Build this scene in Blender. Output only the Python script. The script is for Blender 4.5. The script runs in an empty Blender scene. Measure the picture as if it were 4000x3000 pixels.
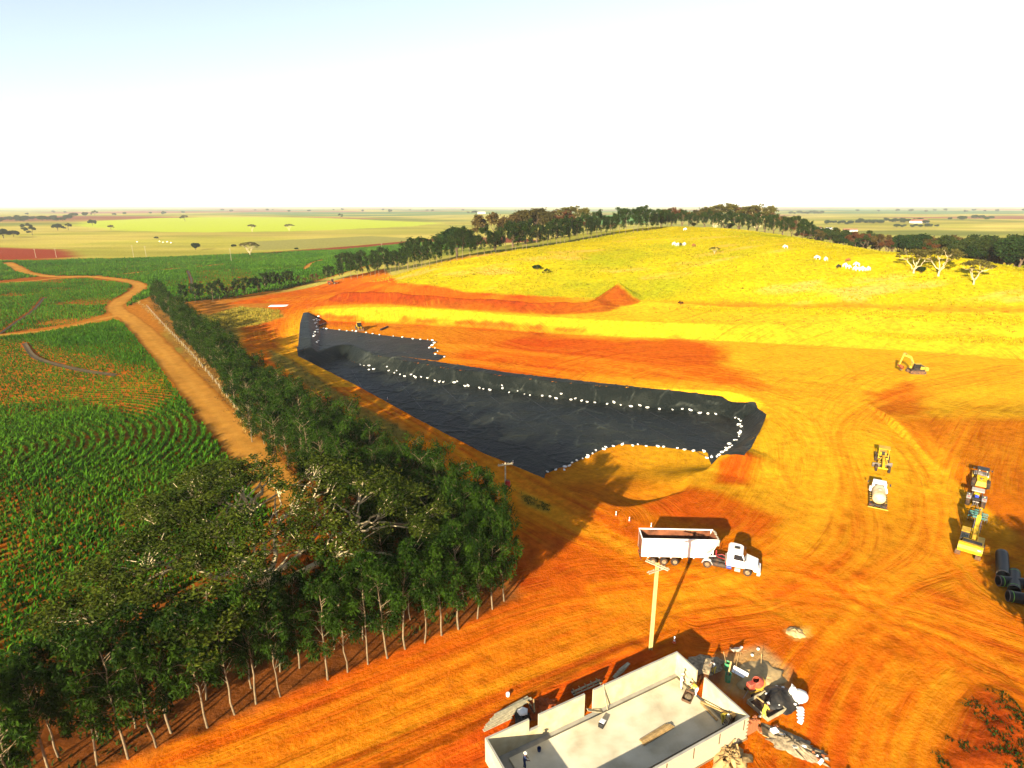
import bpy, bmesh, math, random, time
import numpy as np
from mathutils import Matrix, Vector, Euler
T0 = time.time()
random.seed(7); RNG = np.random.default_rng(11)
SC = bpy.context.scene; COL = SC.collection
R = math.radians
# ------------------------------------------------------------------ camera, sky, sun, exposure
HAZE = 5.5e-5
CAM_H = 46.0; FPX = 595.0; PITCH = math.atan(179/595.0)
cam = bpy.data.cameras.new('camera'); camo = bpy.data.objects.new('camera', cam); COL.objects.link(camo)
camo.location = (0, 0, CAM_H); camo.rotation_euler = (math.pi/2 - PITCH, 0, 0)
cam.sensor_width = 36.0; cam.lens = FPX/1024*36.0; cam.clip_start = 0.5; cam.clip_end = 60000
SC.camera = camo
SUN_EL = 19.0; SUN_AZ = 28.5            # shadows fall 28.5 deg to the right of the view direction
world = bpy.data.worlds.new('World'); SC.world = world; world.use_nodes = True
wn = world.node_tree; wn.nodes.clear()
sky = wn.nodes.new('ShaderNodeTexSky'); sky.sky_type = 'NISHITA'; sky.sun_disc = False
sky.sun_elevation = R(SUN_EL); sky.sun_rotation = R(180 + SUN_AZ)
sky.altitude = 500; sky.air_density = 1.0; sky.dust_density = 0.1; sky.ozone_density = 1.5
hs = wn.nodes.new('ShaderNodeHueSaturation'); hs.inputs['Saturation'].default_value = 0.58
bg = wn.nodes.new('ShaderNodeBackground'); bg.inputs['Strength'].default_value = 0.064
wo = wn.nodes.new('ShaderNodeOutputWorld')
wn.links.new(sky.outputs[0], hs.inputs['Color']); wn.links.new(hs.outputs[0], bg.inputs['Color']); wn.links.new(bg.outputs[0], wo.inputs['Surface'])
sl = bpy.data.lights.new('sun', 'SUN'); sl.energy = 5.0; sl.angle = R(0.5); sl.color = (1.0, 0.86, 0.62)
so = bpy.data.objects.new('sun', sl); COL.objects.link(so)
_d = Vector((math.sin(R(SUN_AZ))*math.cos(R(SUN_EL)), math.cos(R(SUN_AZ))*math.cos(R(SUN_EL)), -math.sin(R(SUN_EL))))
so.rotation_euler = _d.to_track_quat('-Z', 'Y').to_euler(); so.location = (-60, -120, 90)
vs = SC.view_settings; vs.view_transform = 'Standard'; vs.look = 'None'; vs.exposure = 1.90; vs.gamma = 1.0; vs.use_curve_mapping = False
SC.render.engine = 'CYCLES'; cy = SC.cycles
cy.use_denoising = True; cy.max_bounces = 6; cy.diffuse_bounces = 3; cy.glossy_bounces = 3; cy.transmission_bounces = 4
cy.transparent_max_bounces = 8; cy.volume_bounces = 1; cy.caustics_reflective = False; cy.caustics_refractive = False
try: cy.denoiser = 'OPENIMAGEDENOISE'
except Exception: pass

# ------------------------------------------------------------------ ground survey: picture point -> place on the ground
CP, SP = math.cos(PITCH), math.sin(PITCH); VS = 1024/2212.0
def ray(u, v):
    x = (u*VS - 512)/FPX; y = (384 - v*VS)/FPX
    return x, CP + y*SP, -SP + y*CP
def at_z(u, v, z=0.0):
    d = ray(u, v); t = (z - CAM_H)/d[2]
    return (d[0]*t, d[1]*t)
def at_y(u, v, Y):
    d = ray(u, v); t = Y/d[1]
    return (d[0]*t, Y, CAM_H + d[2]*t)
def Z(pts, z=0.0): return [at_z(u, v, z) for u, v in pts]

def vnoise(x, y, s, seed=0):
    x = np.asarray(x, float)/s + seed*17.31; y = np.asarray(y, float)/s - seed*9.77
    xi = np.floor(x); yi = np.floor(y); fx = x - xi; fy = y - yi
    fx = fx*fx*(3 - 2*fx); fy = fy*fy*(3 - 2*fy)
    def h(a, b):
        n = np.sin(a*127.1 + b*311.7 + seed*74.7)*43758.5453
        return n - np.floor(n)
    return (h(xi, yi)*(1-fx) + h(xi+1, yi)*fx)*(1-fy) + (h(xi, yi+1)*(1-fx) + h(xi+1, yi+1)*fx)*fy
def fbm(x, y, s, o=4, seed=0):
    a, r, t = 1.0, 0.0, 0.0
    for k in range(o):
        r = r + a*vnoise(x, y, s/2**k, seed + k); t += a; a *= 0.55
    return r/t
def sstep(e0, e1, x):
    t = np.clip((x - e0)/(e1 - e0), 0, 1); return t*t*(3 - 2*t)
def polysdf(x, y, poly):
    p = np.asarray(poly, float); x = np.asarray(x, float); y = np.asarray(y, float)
    d = np.full(x.shape, 1e18); s = np.ones(x.shape, bool); n = len(p); j = n - 1
    for i in range(n):
        ex, ey = p[j] - p[i]; wx = x - p[i, 0]; wy = y - p[i, 1]
        t = np.clip((wx*ex + wy*ey)/(ex*ex + ey*ey + 1e-12), 0, 1)
        bx = wx - ex*t; by = wy - ey*t; d = np.minimum(d, bx*bx + by*by)
        c1 = y >= p[i, 1]; c2 = y < p[j, 1]; c3 = ex*wy > ey*wx
        f = (c1 & c2 & c3) | (~c1 & ~c2 & ~c3); s = np.where(f, ~s, s); j = i
    return np.where(s, 1, -1)*np.sqrt(d)
def linedist(x, y, pts):
    p = np.asarray(pts, float)[:, :2]; d = np.full(np.shape(x), 1e18)
    for a, b in zip(p[:-1], p[1:]):
        e = b - a; wx = x - a[0]; wy = y - a[1]
        t = np.clip((wx*e[0] + wy*e[1])/(e @ e + 1e-12), 0, 1)
        d = np.minimum(d, (wx - e[0]*t)**2 + (wy - e[1]*t)**2)
    return np.sqrt(d)
def spline(pts, n=8):
    p = [np.array(q, float) for q in pts]; p = [2*p[0] - p[1]] + p + [2*p[-1] - p[-2]]; out = []
    for i in range(1, len(p) - 2):
        for k in range(n):
            t = k/n; a, b, c, d = p[i-1], p[i], p[i+1], p[i+2]
            out.append(0.5*(2*b + (c - a)*t + (2*a - 5*b + 4*c - d)*t*t + (3*b - a - 3*c + d)*t**3))
    out.append(p[-2]); return np.array(out)

# natural hill: thin-plate surface through surveyed heights
_hp = []
for u, v, Y in [(1460,490,430),(1600,497,400),(1750,518,350),(1900,545,290),(2050,560,240),(2212,584,240),(2130,572,238),(1845,580,250),(1695,535,285),(1465,530,325),(1300,509,400),(1000,556,330)]:
    _hp.append(at_y(u, v, Y))
_hp += [(130,540,19),(220,450,17),(270,330,10),(300,275,11),(420,420,6),(330,600,3),(100,700,3),(-60,560,5),(-8,415,17),(48,455,25),(520,200,8),(520,600,0),(-200,420,0),(-300,250,0),(-130,310,0.8),(-90,330,2.0),(-160,200,0),(-100,120,0),(0,60,0),(60,60,0),(60,110,0),(0,150,0.6),(-60,220,1.6),(60,200,3.2),(130,165,2.2),(170,120,2.5),(130,60,0.5),(-100,40,0),(-250,80,0),(-400,600,0),(250,60,3),(-65,262,4.2),(0,255,5.5),(60,235,6),(120,215,6.5),(190,180,8)]
_hp = np.array(_hp)
def _tps(r2): return 0.5*r2*np.log(r2 + 1e-9)
def _fit(P, lam=6.0):
    n = len(P); sx = P[:, :2]/100.0
    K = _tps(((sx[:, None] - sx[None])**2).sum(-1)) + np.eye(n)*lam*1e-3
    A = np.zeros((n+3, n+3)); A[:n, :n] = K; A[:n, n] = 1; A[:n, n+1:] = sx; A[n, :n] = 1; A[n+1:, :n] = sx.T
    b = np.zeros(n+3); b[:n] = P[:, 2]; return np.linalg.solve(A, b), sx
_w, _sx = _fit(_hp)
def H_base(x, y):
    x = np.asarray(x, float); y = np.asarray(y, float); X = x/100; Y = y/100
    h = _w[-3] + _w[-2]*X + _w[-1]*Y
    for k in range(len(_sx)): h = h + _w[k]*_tps((X - _sx[k, 0])**2 + (Y - _sx[k, 1])**2)
    win = sstep(760, 520, np.hypot((x - 120), (y - 330)))
    h = np.clip(h, -0.5, 40)*win
    flat = sstep(25, -15, polysdf(x, y, [(-600,-200),(-600,210),(-160,260),(-60,190),(-10,110),(40,92),(110,78),(120,40),(160,-200)]))
    h = h*(1 - flat)
    r = np.hypot(x, y)
    far = (fbm(x, y, 900, 3, 5) - 0.5)*16*sstep(650, 1600, r) + (fbm(x, y, 3500, 2, 8) - 0.5)*40*sstep(2500, 6000, r)
    return h + far
# excavation
ZP = -5.0
PIT = Z([(742,772),(790,795),(960,828),(1130,852),(1300,872),(1450,886),(1560,896),(1596,912),(1604,934),(1585,962),(1545,992)], ZP)
_nr = Z([(640,768),(760,828),(900,905),(1040,978),(1161,1028),(1291,1094),(1395,1138)], 0.0)   # rim along the haul road
def _off(pts, d):
    p = np.array(pts); out = []
    for i in range(len(p)):
        t = p[min(i+1, len(p)-1)] - p[max(i-1, 0)]; t /= np.hypot(*t); out.append((p[i, 0] - t[1]*d, p[i, 1] + t[0]*d))
    return out
PIT_FLOOR = PIT + Z([(1520,1040),(1470,1085)], -3.0) + [tuple(q) for q in _off(_nr, 6.0)[::-1]][1:]
PIT_FLOOR = PIT_FLOOR[:len(PIT)+2+len(_nr)-1]
SITE = Z([(692,690),(850,696),(1000,703),(1240,720),(1500,738),(1800,754),(2000,765),(2300,790)], -0.8) + [(260,150),(260,-60),(-60,-60)] + [(-40,30)] + [tuple(q) for q in _off(_nr, 6.0)[::-1]] + Z([(690,752)], -1.5)
BENCH_Z = lambda x, y: -1.5*sstep(75, 10, x)*sstep(95, 125, y + x*0.45)
BACK = Z([(692,690),(850,696),(1000,703),(1240,720),(1500,738),(1800,754),(2000,765),(2300,790)], -0.8)
RIDGE = [at_z(u, v, 6.5) for u, v in [(735,632),(820,640),(930,648),(1080,654),(1200,660),(1290,660),(1335,652)]]
def H_site(x, y):
    x = np.asarray(x, float); y = np.asarray(y, float)
    h = H_base(x, y)
    near = (np.abs(x) < 420) & (y > -80) & (y < 420)
    if not np.any(near): return h
    xn, yn = x[near], y[near]; hn = h[near]
    d = polysdf(xn, yn, SITE); zs = BENCH_Z(xn, yn)
    yard = (yn < 95 - xn*0.28)
    slope = 0.75 - 0.42*sstep(30, 110, xn)
    cut = zs + slope*np.maximum(d, 0)
    hn = np.where(d < 0, zs, np.minimum(hn, cut))
    # spoil ridge on the crest of the cut
    dr = linedist(xn, yn, RIDGE); hn = hn + 3.0*np.maximum(0, 1 - dr/7.0)**1.0*(0.75 + 0.5*fbm(xn, yn, 9, 2, 3))*sstep(0, 6, d)
    cx, cyy = RIDGE[-1]; hn = hn + 4.2*np.maximum(0, 1 - np.hypot(xn - cx, (yn - cyy))/10.0)*sstep(-2, 3, d)
    # lined basin with an earth ramp at its near end
    dp = polysdf(xn, yn, PIT_FLOOR)
    rs = sstep(19, 37, xn - (yn - 88)*.25 + 1.5*fbm(xn, yn, 6, 2, 6)); rf = sstep(113, 96, yn)*sstep(8, 15, xn)
    zf = ZP + 2.0*rf + 3.0*rs*rf - 0.35*rf*(1 - sstep(.30, .34, rs + .08*fbm(xn, yn, 9, 2, 4))) + .3*rf*sstep(.66, .70, rs + .08*fbm(xn, yn, 9, 2, 5))
    hn = np.where(dp < 0, np.minimum(hn, zf), np.minimum(hn, zf + 0.85*dp))
    # bank along the right side of the yard
    bd = linedist(xn, yn, [(79,126),(78,108),(76,92),(72,78),(66,66)])
    side = ((xn - 76) + (yn - 92)*-0.22) > 0
    hn = hn + np.where(side, 1.0, 0.0)*sstep(0.0, 5.0, bd)*1.8*sstep(140, 118, yn)*sstep(50, 62, yn)
    hn = hn + 0.7*np.maximum(0, 1 - np.hypot(xn - 43, yn - 104)/7.5)*3.0*sstep(-.5, 2.0, dp)
    return_h = hn
    h = h.copy(); h[near] = return_h
    return h
def hz(x, y): return float(H_site(np.array([x], float), np.array([y], float))[0])
def G(u, v):
    """place on the finished ground under picture point (u, v)"""
    d = ray(u, v); t = np.concatenate([np.linspace(20, 420, 500), np.geomspace(421, 9000, 400)])
    X, Y, Zz = d[0]*t, d[1]*t, CAM_H + d[2]*t
    g = Zz - H_site(X, Y); k = np.argmax(g < 0) if np.any(g < 0) else len(t) - 1
    if k == 0: k = 1
    f = g[k-1]/(g[k-1] - g[k] + 1e-9); tt = t[k-1] + f*(t[k] - t[k-1])
    x, y = d[0]*tt, d[1]*tt
    return (x, y, hz(x, y))
# ------------------------------------------------------------------ materials
MAT = {}
def mat(name, col, rough=0.8, metal=0.0, var=0.0, vscale=2.0, bump=0.0, bscale=8.0, spec=0.3, dirt=None, dscale=0.8, damt=0.5, trans=0.0, coat=0.0):
    K = 1.0 if "white" in name else .72
    col = tuple(c*K for c in col); dirt = tuple(c*K for c in dirt) if dirt is not None else None
    """plain procedural surface: base colour with two scales of mottling, a dirt layer, fine relief"""
    m = bpy.data.materials.new(name); m.use_nodes = True; nt = m.node_tree; nt.nodes.clear(); N = nt.nodes.new; L = nt.links.new
    out = N('ShaderNodeOutputMaterial'); p = N('ShaderNodeBsdfPrincipled')
    p.inputs['Roughness'].default_value = rough; p.inputs['Metallic'].default_value = metal
    p.inputs['Specular IOR Level'].default_value = spec; p.inputs['Base Color'].default_value = (*col, 1)
    if coat: p.inputs['Coat Weight'].default_value = coat
    tc = N('ShaderNodeTexCoord'); src = None
    if var > 0:
        n = N('ShaderNodeTexNoise'); n.inputs['Scale'].default_value = vscale; n.inputs['Detail'].default_value = 4
        L(tc.outputs['Object'], n.inputs['Vector'])
        mr = N('ShaderNodeMapRange'); mr.inputs['From Min'].default_value = 0.3; mr.inputs['From Max'].default_value = 0.7
        mr.inputs['To Min'].default_value = 1 - var; mr.inputs['To Max'].default_value = 1 + var; L(n.outputs['Fac'], mr.inputs['Value'])
        mx = N('ShaderNodeMix'); mx.data_type = 'RGBA'; mx.blend_type = 'MULTIPLY'; mx.inputs['Factor'].default_value = 1
        mx.inputs['A'].default_value = (*col, 1); L(mr.outputs[0], mx.inputs['B']); src = mx.outputs['Result']
    if dirt is not None:
        n2 = N('ShaderNodeTexNoise'); n2.inputs['Scale'].default_value = dscale; n2.inputs['Detail'].default_value = 6; n2.inputs['Roughness'].default_value = 0.65
        L(tc.outputs['Object'], n2.inputs['Vector'])
        r2 = N('ShaderNodeMapRange'); r2.inputs['From Min'].default_value = 0.42; r2.inputs['From Max'].default_value = 0.68
        r2.inputs['To Max'].default_value = damt; L(n2.outputs['Fac'], r2.inputs['Value'])
        m2 = N('ShaderNodeMix'); m2.data_type = 'RGBA'; L(r2.outputs[0], m2.inputs['Factor'])
        if src: L(src, m2.inputs['A'])
        else: m2.inputs['A'].default_value = (*col, 1)
        m2.inputs['B'].default_value = (*dirt, 1); src = m2.outputs['Result']
    if src: L(src, p.inputs['Base Color'])
    if bump > 0:
        n3 = N('ShaderNodeTexNoise'); n3.inputs['Scale'].default_value = bscale; n3.inputs['Detail'].default_value = 5
        L(tc.outputs['Object'], n3.inputs['Vector'])
        b = N('ShaderNodeBump'); b.inputs['Strength'].default_value = bump; b.inputs['Distance'].default_value = 0.1
        L(n3.outputs['Fac'], b.inputs['Height']); L(b.outputs[0], p.inputs['Normal'])
    if trans > 0:
        t = N('ShaderNodeBsdfTranslucent'); ms = N('ShaderNodeMixShader'); ms.inputs[0].default_value = trans
        if src: L(src, t.inputs['Color'])
        else: t.inputs['Color'].default_value = (*col, 1)
        L(p.outputs[0], ms.inputs[1]); L(t.outputs[0], ms.inputs[2]); L(ms.outputs[0], out.inputs['Surface'])
    else: L(p.outputs[0], out.inputs['Surface'])
    MAT[name] = m; return m
def attr_mat(name, rough=0.95, fine=0.25, bump=0.5, trans=0.0, spec=0.1, s1=0.35, s2=3.0):
    """surface whose base colour is carried by the mesh (soil kinds, crop kinds), with grain and relief on top"""
    m = bpy.data.materials.new(name); m.use_nodes = True; nt = m.node_tree; nt.nodes.clear(); N = nt.nodes.new; L = nt.links.new
    out = N('ShaderNodeOutputMaterial'); p = N('ShaderNodeBsdfPrincipled'); p.inputs['Roughness'].default_value = rough
    p.inputs['Specular IOR Level'].default_value = spec
    a = N('ShaderNodeAttribute'); a.attribute_name = 'Col'; g = N('ShaderNodeNewGeometry')
    if fine > 0:
        n1 = N('ShaderNodeTexNoise'); n1.inputs['Scale'].default_value = s1; n1.inputs['Detail'].default_value = 8; n1.inputs['Roughness'].default_value = 0.7
        L(g.outputs['Position'], n1.inputs['Vector'])
        mr = N('ShaderNodeMapRange'); mr.inputs['From Min'].default_value = 0.25; mr.inputs['From Max'].default_value = 0.75
        mr.inputs['To Min'].default_value = 1 - fine; mr.inputs['To Max'].default_value = 1 + fine; L(n1.outputs['Fac'], mr.inputs['Value'])
        mx = N('ShaderNodeMix'); mx.data_type = 'RGBA'; mx.blend_type = 'MULTIPLY'; mx.inputs['Factor'].default_value = 1
        L(a.outputs['Color'], mx.inputs['A']); L(mr.outputs[0], mx.inputs['B']); c = mx.outputs['Result']
    else: c = a.outputs['Color']
    L(c, p.inputs['Base Color'])
    if bump > 0:
        n2 = N('ShaderNodeTexNoise'); n2.inputs['Scale'].default_value = s2; n2.inputs['Detail'].default_value = 6; n2.inputs['Roughness'].default_value = 0.6
        L(g.outputs['Position'], n2.inputs['Vector'])
        b = N('ShaderNodeBump'); b.inputs['Strength'].default_value = bump; b.inputs['Distance'].default_value = 0.12
        L(n2.outputs['Fac'], b.inputs['Height']); L(b.outputs[0], p.inputs['Normal'])
    if trans > 0:
        t = N('ShaderNodeBsdfTranslucent'); ms = N('ShaderNodeMixShader'); ms.inputs[0].default_value = trans
        L(c, t.inputs['Color']); L(p.outputs[0], ms.inputs[1]); L(t.outputs[0], ms.inputs[2]); L(ms.outputs[0], out.inputs['Surface'])
    else: L(p.outputs[0], out.inputs['Surface'])
    MAT[name] = m; return m
attr_mat('soil', 1.0, 0.30, 0.7, spec=0.0)
def ground_mat():
    m = attr_mat('ground_soil', 1.0, 0.46, 1.0, spec=0.0, s1=.6, s2=2.2); nt = m.node_tree; N = nt.nodes.new; L = nt.links.new
    p = [n for n in nt.nodes if n.type == 'BSDF_PRINCIPLED'][0]; src = p.inputs['Base Color'].links[0].from_socket; bmp = [n for n in nt.nodes if n.type == 'BUMP'][0]
    a = N('ShaderNodeAttribute'); a.attribute_name = 'Flow'; sx = N('ShaderNodeSeparateXYZ'); L(a.outputs['Vector'], sx.inputs[0])
    def streak(kd, ks, detail):
        c = N('ShaderNodeCombineXYZ'); m1 = N('ShaderNodeMath'); m1.operation = 'MULTIPLY'; m1.inputs[1].default_value = kd; m2 = N('ShaderNodeMath'); m2.operation = 'MULTIPLY'; m2.inputs[1].default_value = ks
        L(sx.outputs[0], m1.inputs[0]); L(sx.outputs[1], m2.inputs[0]); L(m1.outputs[0], c.inputs[0]); L(m2.outputs[0], c.inputs[1])
        n = N('ShaderNodeTexNoise'); n.inputs['Scale'].default_value = 1.0; n.inputs['Detail'].default_value = detail; n.inputs['Roughness'].default_value = .65; n.inputs['Distortion'].default_value = .6; L(c.outputs[0], n.inputs['Vector']); return n
    n1 = streak(2.2, .07, 5); n2 = streak(.7, .05, 4); ad = N('ShaderNodeMath'); ad.operation = 'ADD'; L(n1.outputs['Fac'], ad.inputs[0]); L(n2.outputs['Fac'], ad.inputs[1])
    mr = N('ShaderNodeMapRange'); mr.inputs['From Min'].default_value = .72; mr.inputs['From Max'].default_value = 1.28; mr.inputs['To Min'].default_value = -1; mr.inputs['To Max'].default_value = 1; L(ad.outputs[0], mr.inputs['Value'])
    mk = N('ShaderNodeMath'); mk.operation = 'MULTIPLY'; g2 = N('ShaderNodeNewGeometry'); n3_ = N('ShaderNodeTexNoise'); n3_.inputs['Scale'].default_value = .06; n3_.inputs['Detail'].default_value = 3; L(g2.outputs['Position'], n3_.inputs['Vector']); r3_ = N('ShaderNodeMapRange'); r3_.inputs['From Min'].default_value = .35; r3_.inputs['From Max'].default_value = .6; r3_.inputs['To Min'].default_value = .25; r3_.inputs['To Max'].default_value = 1.15; L(n3_.outputs['Fac'], r3_.inputs['Value']); m3_ = N('ShaderNodeMath'); m3_.operation = 'MULTIPLY'; L(sx.outputs[2], m3_.inputs[0]); L(r3_.outputs[0], m3_.inputs[1])
    L(mr.outputs[0], mk.inputs[0]); L(m3_.outputs[0], mk.inputs[1])
    # streaks: drier, paler dust where high; redder pressed soil where low
    hi = N('ShaderNodeMath'); hi.operation = 'MULTIPLY'; hi.use_clamp = True; hi.inputs[1].default_value = .40; L(mk.outputs[0], hi.inputs[0]); lo = N('ShaderNodeMath'); lo.operation = 'MULTIPLY'; lo.use_clamp = True; lo.inputs[1].default_value = -.45; L(mk.outputs[0], lo.inputs[0])
    x1 = N('ShaderNodeMix'); x1.data_type = 'RGBA'; L(hi.outputs[0], x1.inputs['Factor']); L(src, x1.inputs['A']); x1.inputs['B'].default_value = (.44,.19,.006,1)
    x2 = N('ShaderNodeMix'); x2.data_type = 'RGBA'; L(lo.outputs[0], x2.inputs['Factor']); L(x1.outputs['Result'], x2.inputs['A']); x2.inputs['B'].default_value = (.21,.026,.001,1); L(x2.outputs['Result'], p.inputs['Base Color'])
    b2 = N('ShaderNodeBump'); b2.inputs['Strength'].default_value = .5; b2.inputs['Distance'].default_value = .10; L(mk.outputs[0], b2.inputs['Height']); L(bmp.outputs[0], b2.inputs['Normal']); L(b2.outputs[0], p.inputs['Normal'])
ground_mat()
attr_mat('crop', 0.8, 0.0, 0.0, 0.25, 0.05)
attr_mat('leaf', 0.7, 0.0, 0.0, 0.25, 0.06)

# ------------------------------------------------------------------ object helpers
def link(name, me, parent=None):
    o = bpy.data.objects.new(name, me); COL.objects.link(o)
    if parent is not None: o.parent = parent
    return o
def tag(o, label=None, cat=None, group=None, kind=None):
    if label: o['label'] = label
    if cat: o['category'] = cat
    if group: o['group'] = group
    if kind: o['kind'] = kind
    return o
def thing(name, label, cat, loc=(0,0,0), rz=0.0, group=None):
    o = link(name, None); o.location = loc; o.rotation_euler = (0, 0, rz); return tag(o, label, cat, group)
def fast_mesh(name, V, F, mats=None, smooth=False, col=None, mi=None):
    """V (n,3); F (m,3 or 4) int array"""
    me = bpy.data.meshes.new(name); V = np.asarray(V, np.float32); F = np.asarray(F, np.int32); k = F.shape[1]
    me.vertices.add(len(V)); me.vertices.foreach_set('co', V.ravel())
    me.loops.add(F.size); me.loops.foreach_set('vertex_index', F.ravel())
    me.polygons.add(len(F)); me.polygons.foreach_set('loop_start', np.arange(0, F.size, k, dtype=np.int32))
    if smooth: me.polygons.foreach_set('use_smooth', np.ones(len(F), bool))
    for m in (mats or []): me.materials.append(MAT[m])
    if mi is not None: me.polygons.foreach_set('material_index', np.asarray(mi, np.int32))
    me.update(calc_edges=True)
    if col is not None:
        a = me.attributes.new('Col', 'FLOAT_COLOR', 'POINT'); c = np.ones((len(V), 4), np.float32); c[:, :3] = col
        a.data.foreach_set('color', c.ravel())
    return me
class MB:
    def __init__(s): s.v = []; s.f = []; s.M = Matrix.Identity(4)
    def _add(s, vs, fs):
        o = len(s.v); s.v += [tuple(s.M @ Vector(q)) for q in vs]; s.f += [tuple(i + o for i in f) for f in fs]; return s
    def box(s, c, d, rot=None, bev=0.0, tx=1.0, ty=1.0):
        """box centred c, size d; tx/ty taper the top"""
        x, y, z = d[0]/2, d[1]/2, d[2]/2; m = Matrix.Translation(c) @ (Euler(rot).to_matrix().to_4x4() if rot else Matrix.Identity(4))
        if bev <= 0:
            vs = [(-x,-y,-z),(x,-y,-z),(x,y,-z),(-x,y,-z),(-x*tx,-y*ty,z),(x*tx,-y*ty,z),(x*tx,y*ty,z),(-x*tx,y*ty,z)]
            fs = [(0,3,2,1),(4,5,6,7),(0,1,5,4),(1,2,6,5),(2,3,7,6),(3,0,4,7)]
        else:
            b = min(bev, x*.49, y*.49, z*.49); vs = []; fs = []
            prof = [(-z, b), (-z + b, 0), (z - b, 0), (z, b)]
            for zz, i in prof:
                k = (zz + z)/(2*z); fx = 1 + (tx - 1)*k; fy = 1 + (ty - 1)*k; X = x*fx - i; Y = y*fy - i; q = b if i == 0 else b*0.6
                vs += [(-X+q,-Y,zz),(X-q,-Y,zz),(X,-Y+q,zz),(X,Y-q,zz),(X-q,Y,zz),(-X+q,Y,zz),(-X,Y-q,zz),(-X,-Y+q,zz)]
            for r in range(3):
                for k in range(8): fs.append((r*8+k, r*8+(k+1) % 8, r*8+8+(k+1) % 8, r*8+8+k))
            fs.append(tuple(range(7, -1, -1))); fs.append(tuple(range(24, 32)))
        return s._add([tuple(m @ Vector(q)) for q in vs], fs)
    def cyl(s, a, b, r0, r1=None, n=10, cap=True):
        r1 = r0 if r1 is None else r1; a = Vector(a); b = Vector(b); d = (b - a)
        q = d.to_track_quat('Z', 'Y') if d.length > 1e-6 else Vector((0,0,1)).to_track_quat('Z', 'Y'); vs = []
        for p, r in ((a, r0), (b, r1)):
            for k in range(n):
                t = 2*math.pi*k/n; vs.append(tuple(p + q @ Vector((r*math.cos(t), r*math.sin(t), 0))))
        fs = [(k, (k+1) % n, n+(k+1) % n, n+k) for k in range(n)]
        if cap: fs += [tuple(range(n-1, -1, -1)), tuple(range(n, 2*n))]
        return s._add(vs, fs)
    def lathe(s, prof, n=16, axis='Z', c=(0,0,0)):
        vs = []; fs = []
        for r, h in prof:
            for k in range(n):
                t = 2*math.pi*k/n; x, y = r*math.cos(t), r*math.sin(t)
                q = (x, y, h) if axis == 'Z' else ((x, h, y) if axis == 'Y' else (h, x, y)); vs.append((q[0]+c[0], q[1]+c[1], q[2]+c[2]))
        for i in range(len(prof)-1):
            for k in range(n): fs.append((i*n+k, i*n+(k+1) % n, (i+1)*n+(k+1) % n, (i+1)*n+k))
        return s._add(vs, fs)
    def tube(s, pts, rad, n=6):
        pts = [Vector(p) for p in pts]; rad = rad if hasattr(rad, '__len__') else [rad]*len(pts); vs = []; fs = []
        for i, p in enumerate(pts):
            d = pts[min(i+1, len(pts)-1)] - pts[max(i-1, 0)]; q = d.to_track_quat('Z', 'Y')
            for k in range(n):
                t = 2*math.pi*k/n; vs.append(tuple(p + q @ Vector((rad[i]*math.cos(t), rad[i]*math.sin(t), 0))))
        for i in range(len(pts)-1):
            for k in range(n): fs.append((i*n+k, i*n+(k+1) % n, (i+1)*n+(k+1) % n, (i+1)*n+k))
        fs += [tuple(range(n-1, -1, -1)), tuple(range((len(pts)-1)*n, len(pts)*n))]
        return s._add(vs, fs)
    def prism(s, prof, y0, y1, top_in=None):
        """side outline (x,z) extruded from y0 to y1"""
        n = len(prof); vs = [(x, y0, z) for x, z in prof] + [(x, y1, z) for x, z in prof]
        fs = [(k, (k+1) % n, n+(k+1) % n, n+k) for k in range(n)] + [tuple(range(n-1, -1, -1)), tuple(range(n, 2*n))]
        return s._add(vs, fs)
    def hexa(s, pts):
        return s._add(pts, [(0,3,2,1),(4,5,6,7),(0,1,5,4),(1,2,6,5),(2,3,7,6),(3,0,4,7)])
    def ell(s, c, r, n=10, m=7, jit=0.0):
        vs = []; fs = []
        for i in range(m+1):
            ph = math.pi*i/m - math.pi/2
            for k in range(n):
                t = 2*math.pi*k/n; j = 1 + (random.random()-.5)*jit
                vs.append((c[0]+r[0]*math.cos(ph)*math.cos(t)*j, c[1]+r[1]*math.cos(ph)*math.sin(t)*j, c[2]+r[2]*math.sin(ph)*j))
        for i in range(m):
            for k in range(n): fs.append((i*n+k, i*n+(k+1) % n, (i+1)*n+(k+1) % n, (i+1)*n+k))
        return s._add(vs, fs)
    def mesh(s, name, m, smooth=False, angle=None):
        me = bpy.data.meshes.new(name); me.from_pydata(s.v, [], s.f); me.materials.append(MAT[m]); me.update()
        bm = bmesh.new(); bm.from_mesh(me); bmesh.ops.recalc_face_normals(bm, faces=bm.faces); bm.to_mesh(me); bm.free()
        if smooth: me.polygons.foreach_set('use_smooth', [True]*len(me.polygons))
        if smooth and angle: 
            try: me.set_sharp_from_angle(angle=R(angle))
            except Exception: pass
        return me
    def obj(s, name, m, parent=None, smooth=False, angle=None):
        return link(name, s.mesh(name, m, smooth, angle), parent)
def copy_tree(o, parent=None):
    c = o.copy(); COL.objects.link(c); c.parent = parent
    for ch in o.children: copy_tree(ch, c)
    return c

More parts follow.
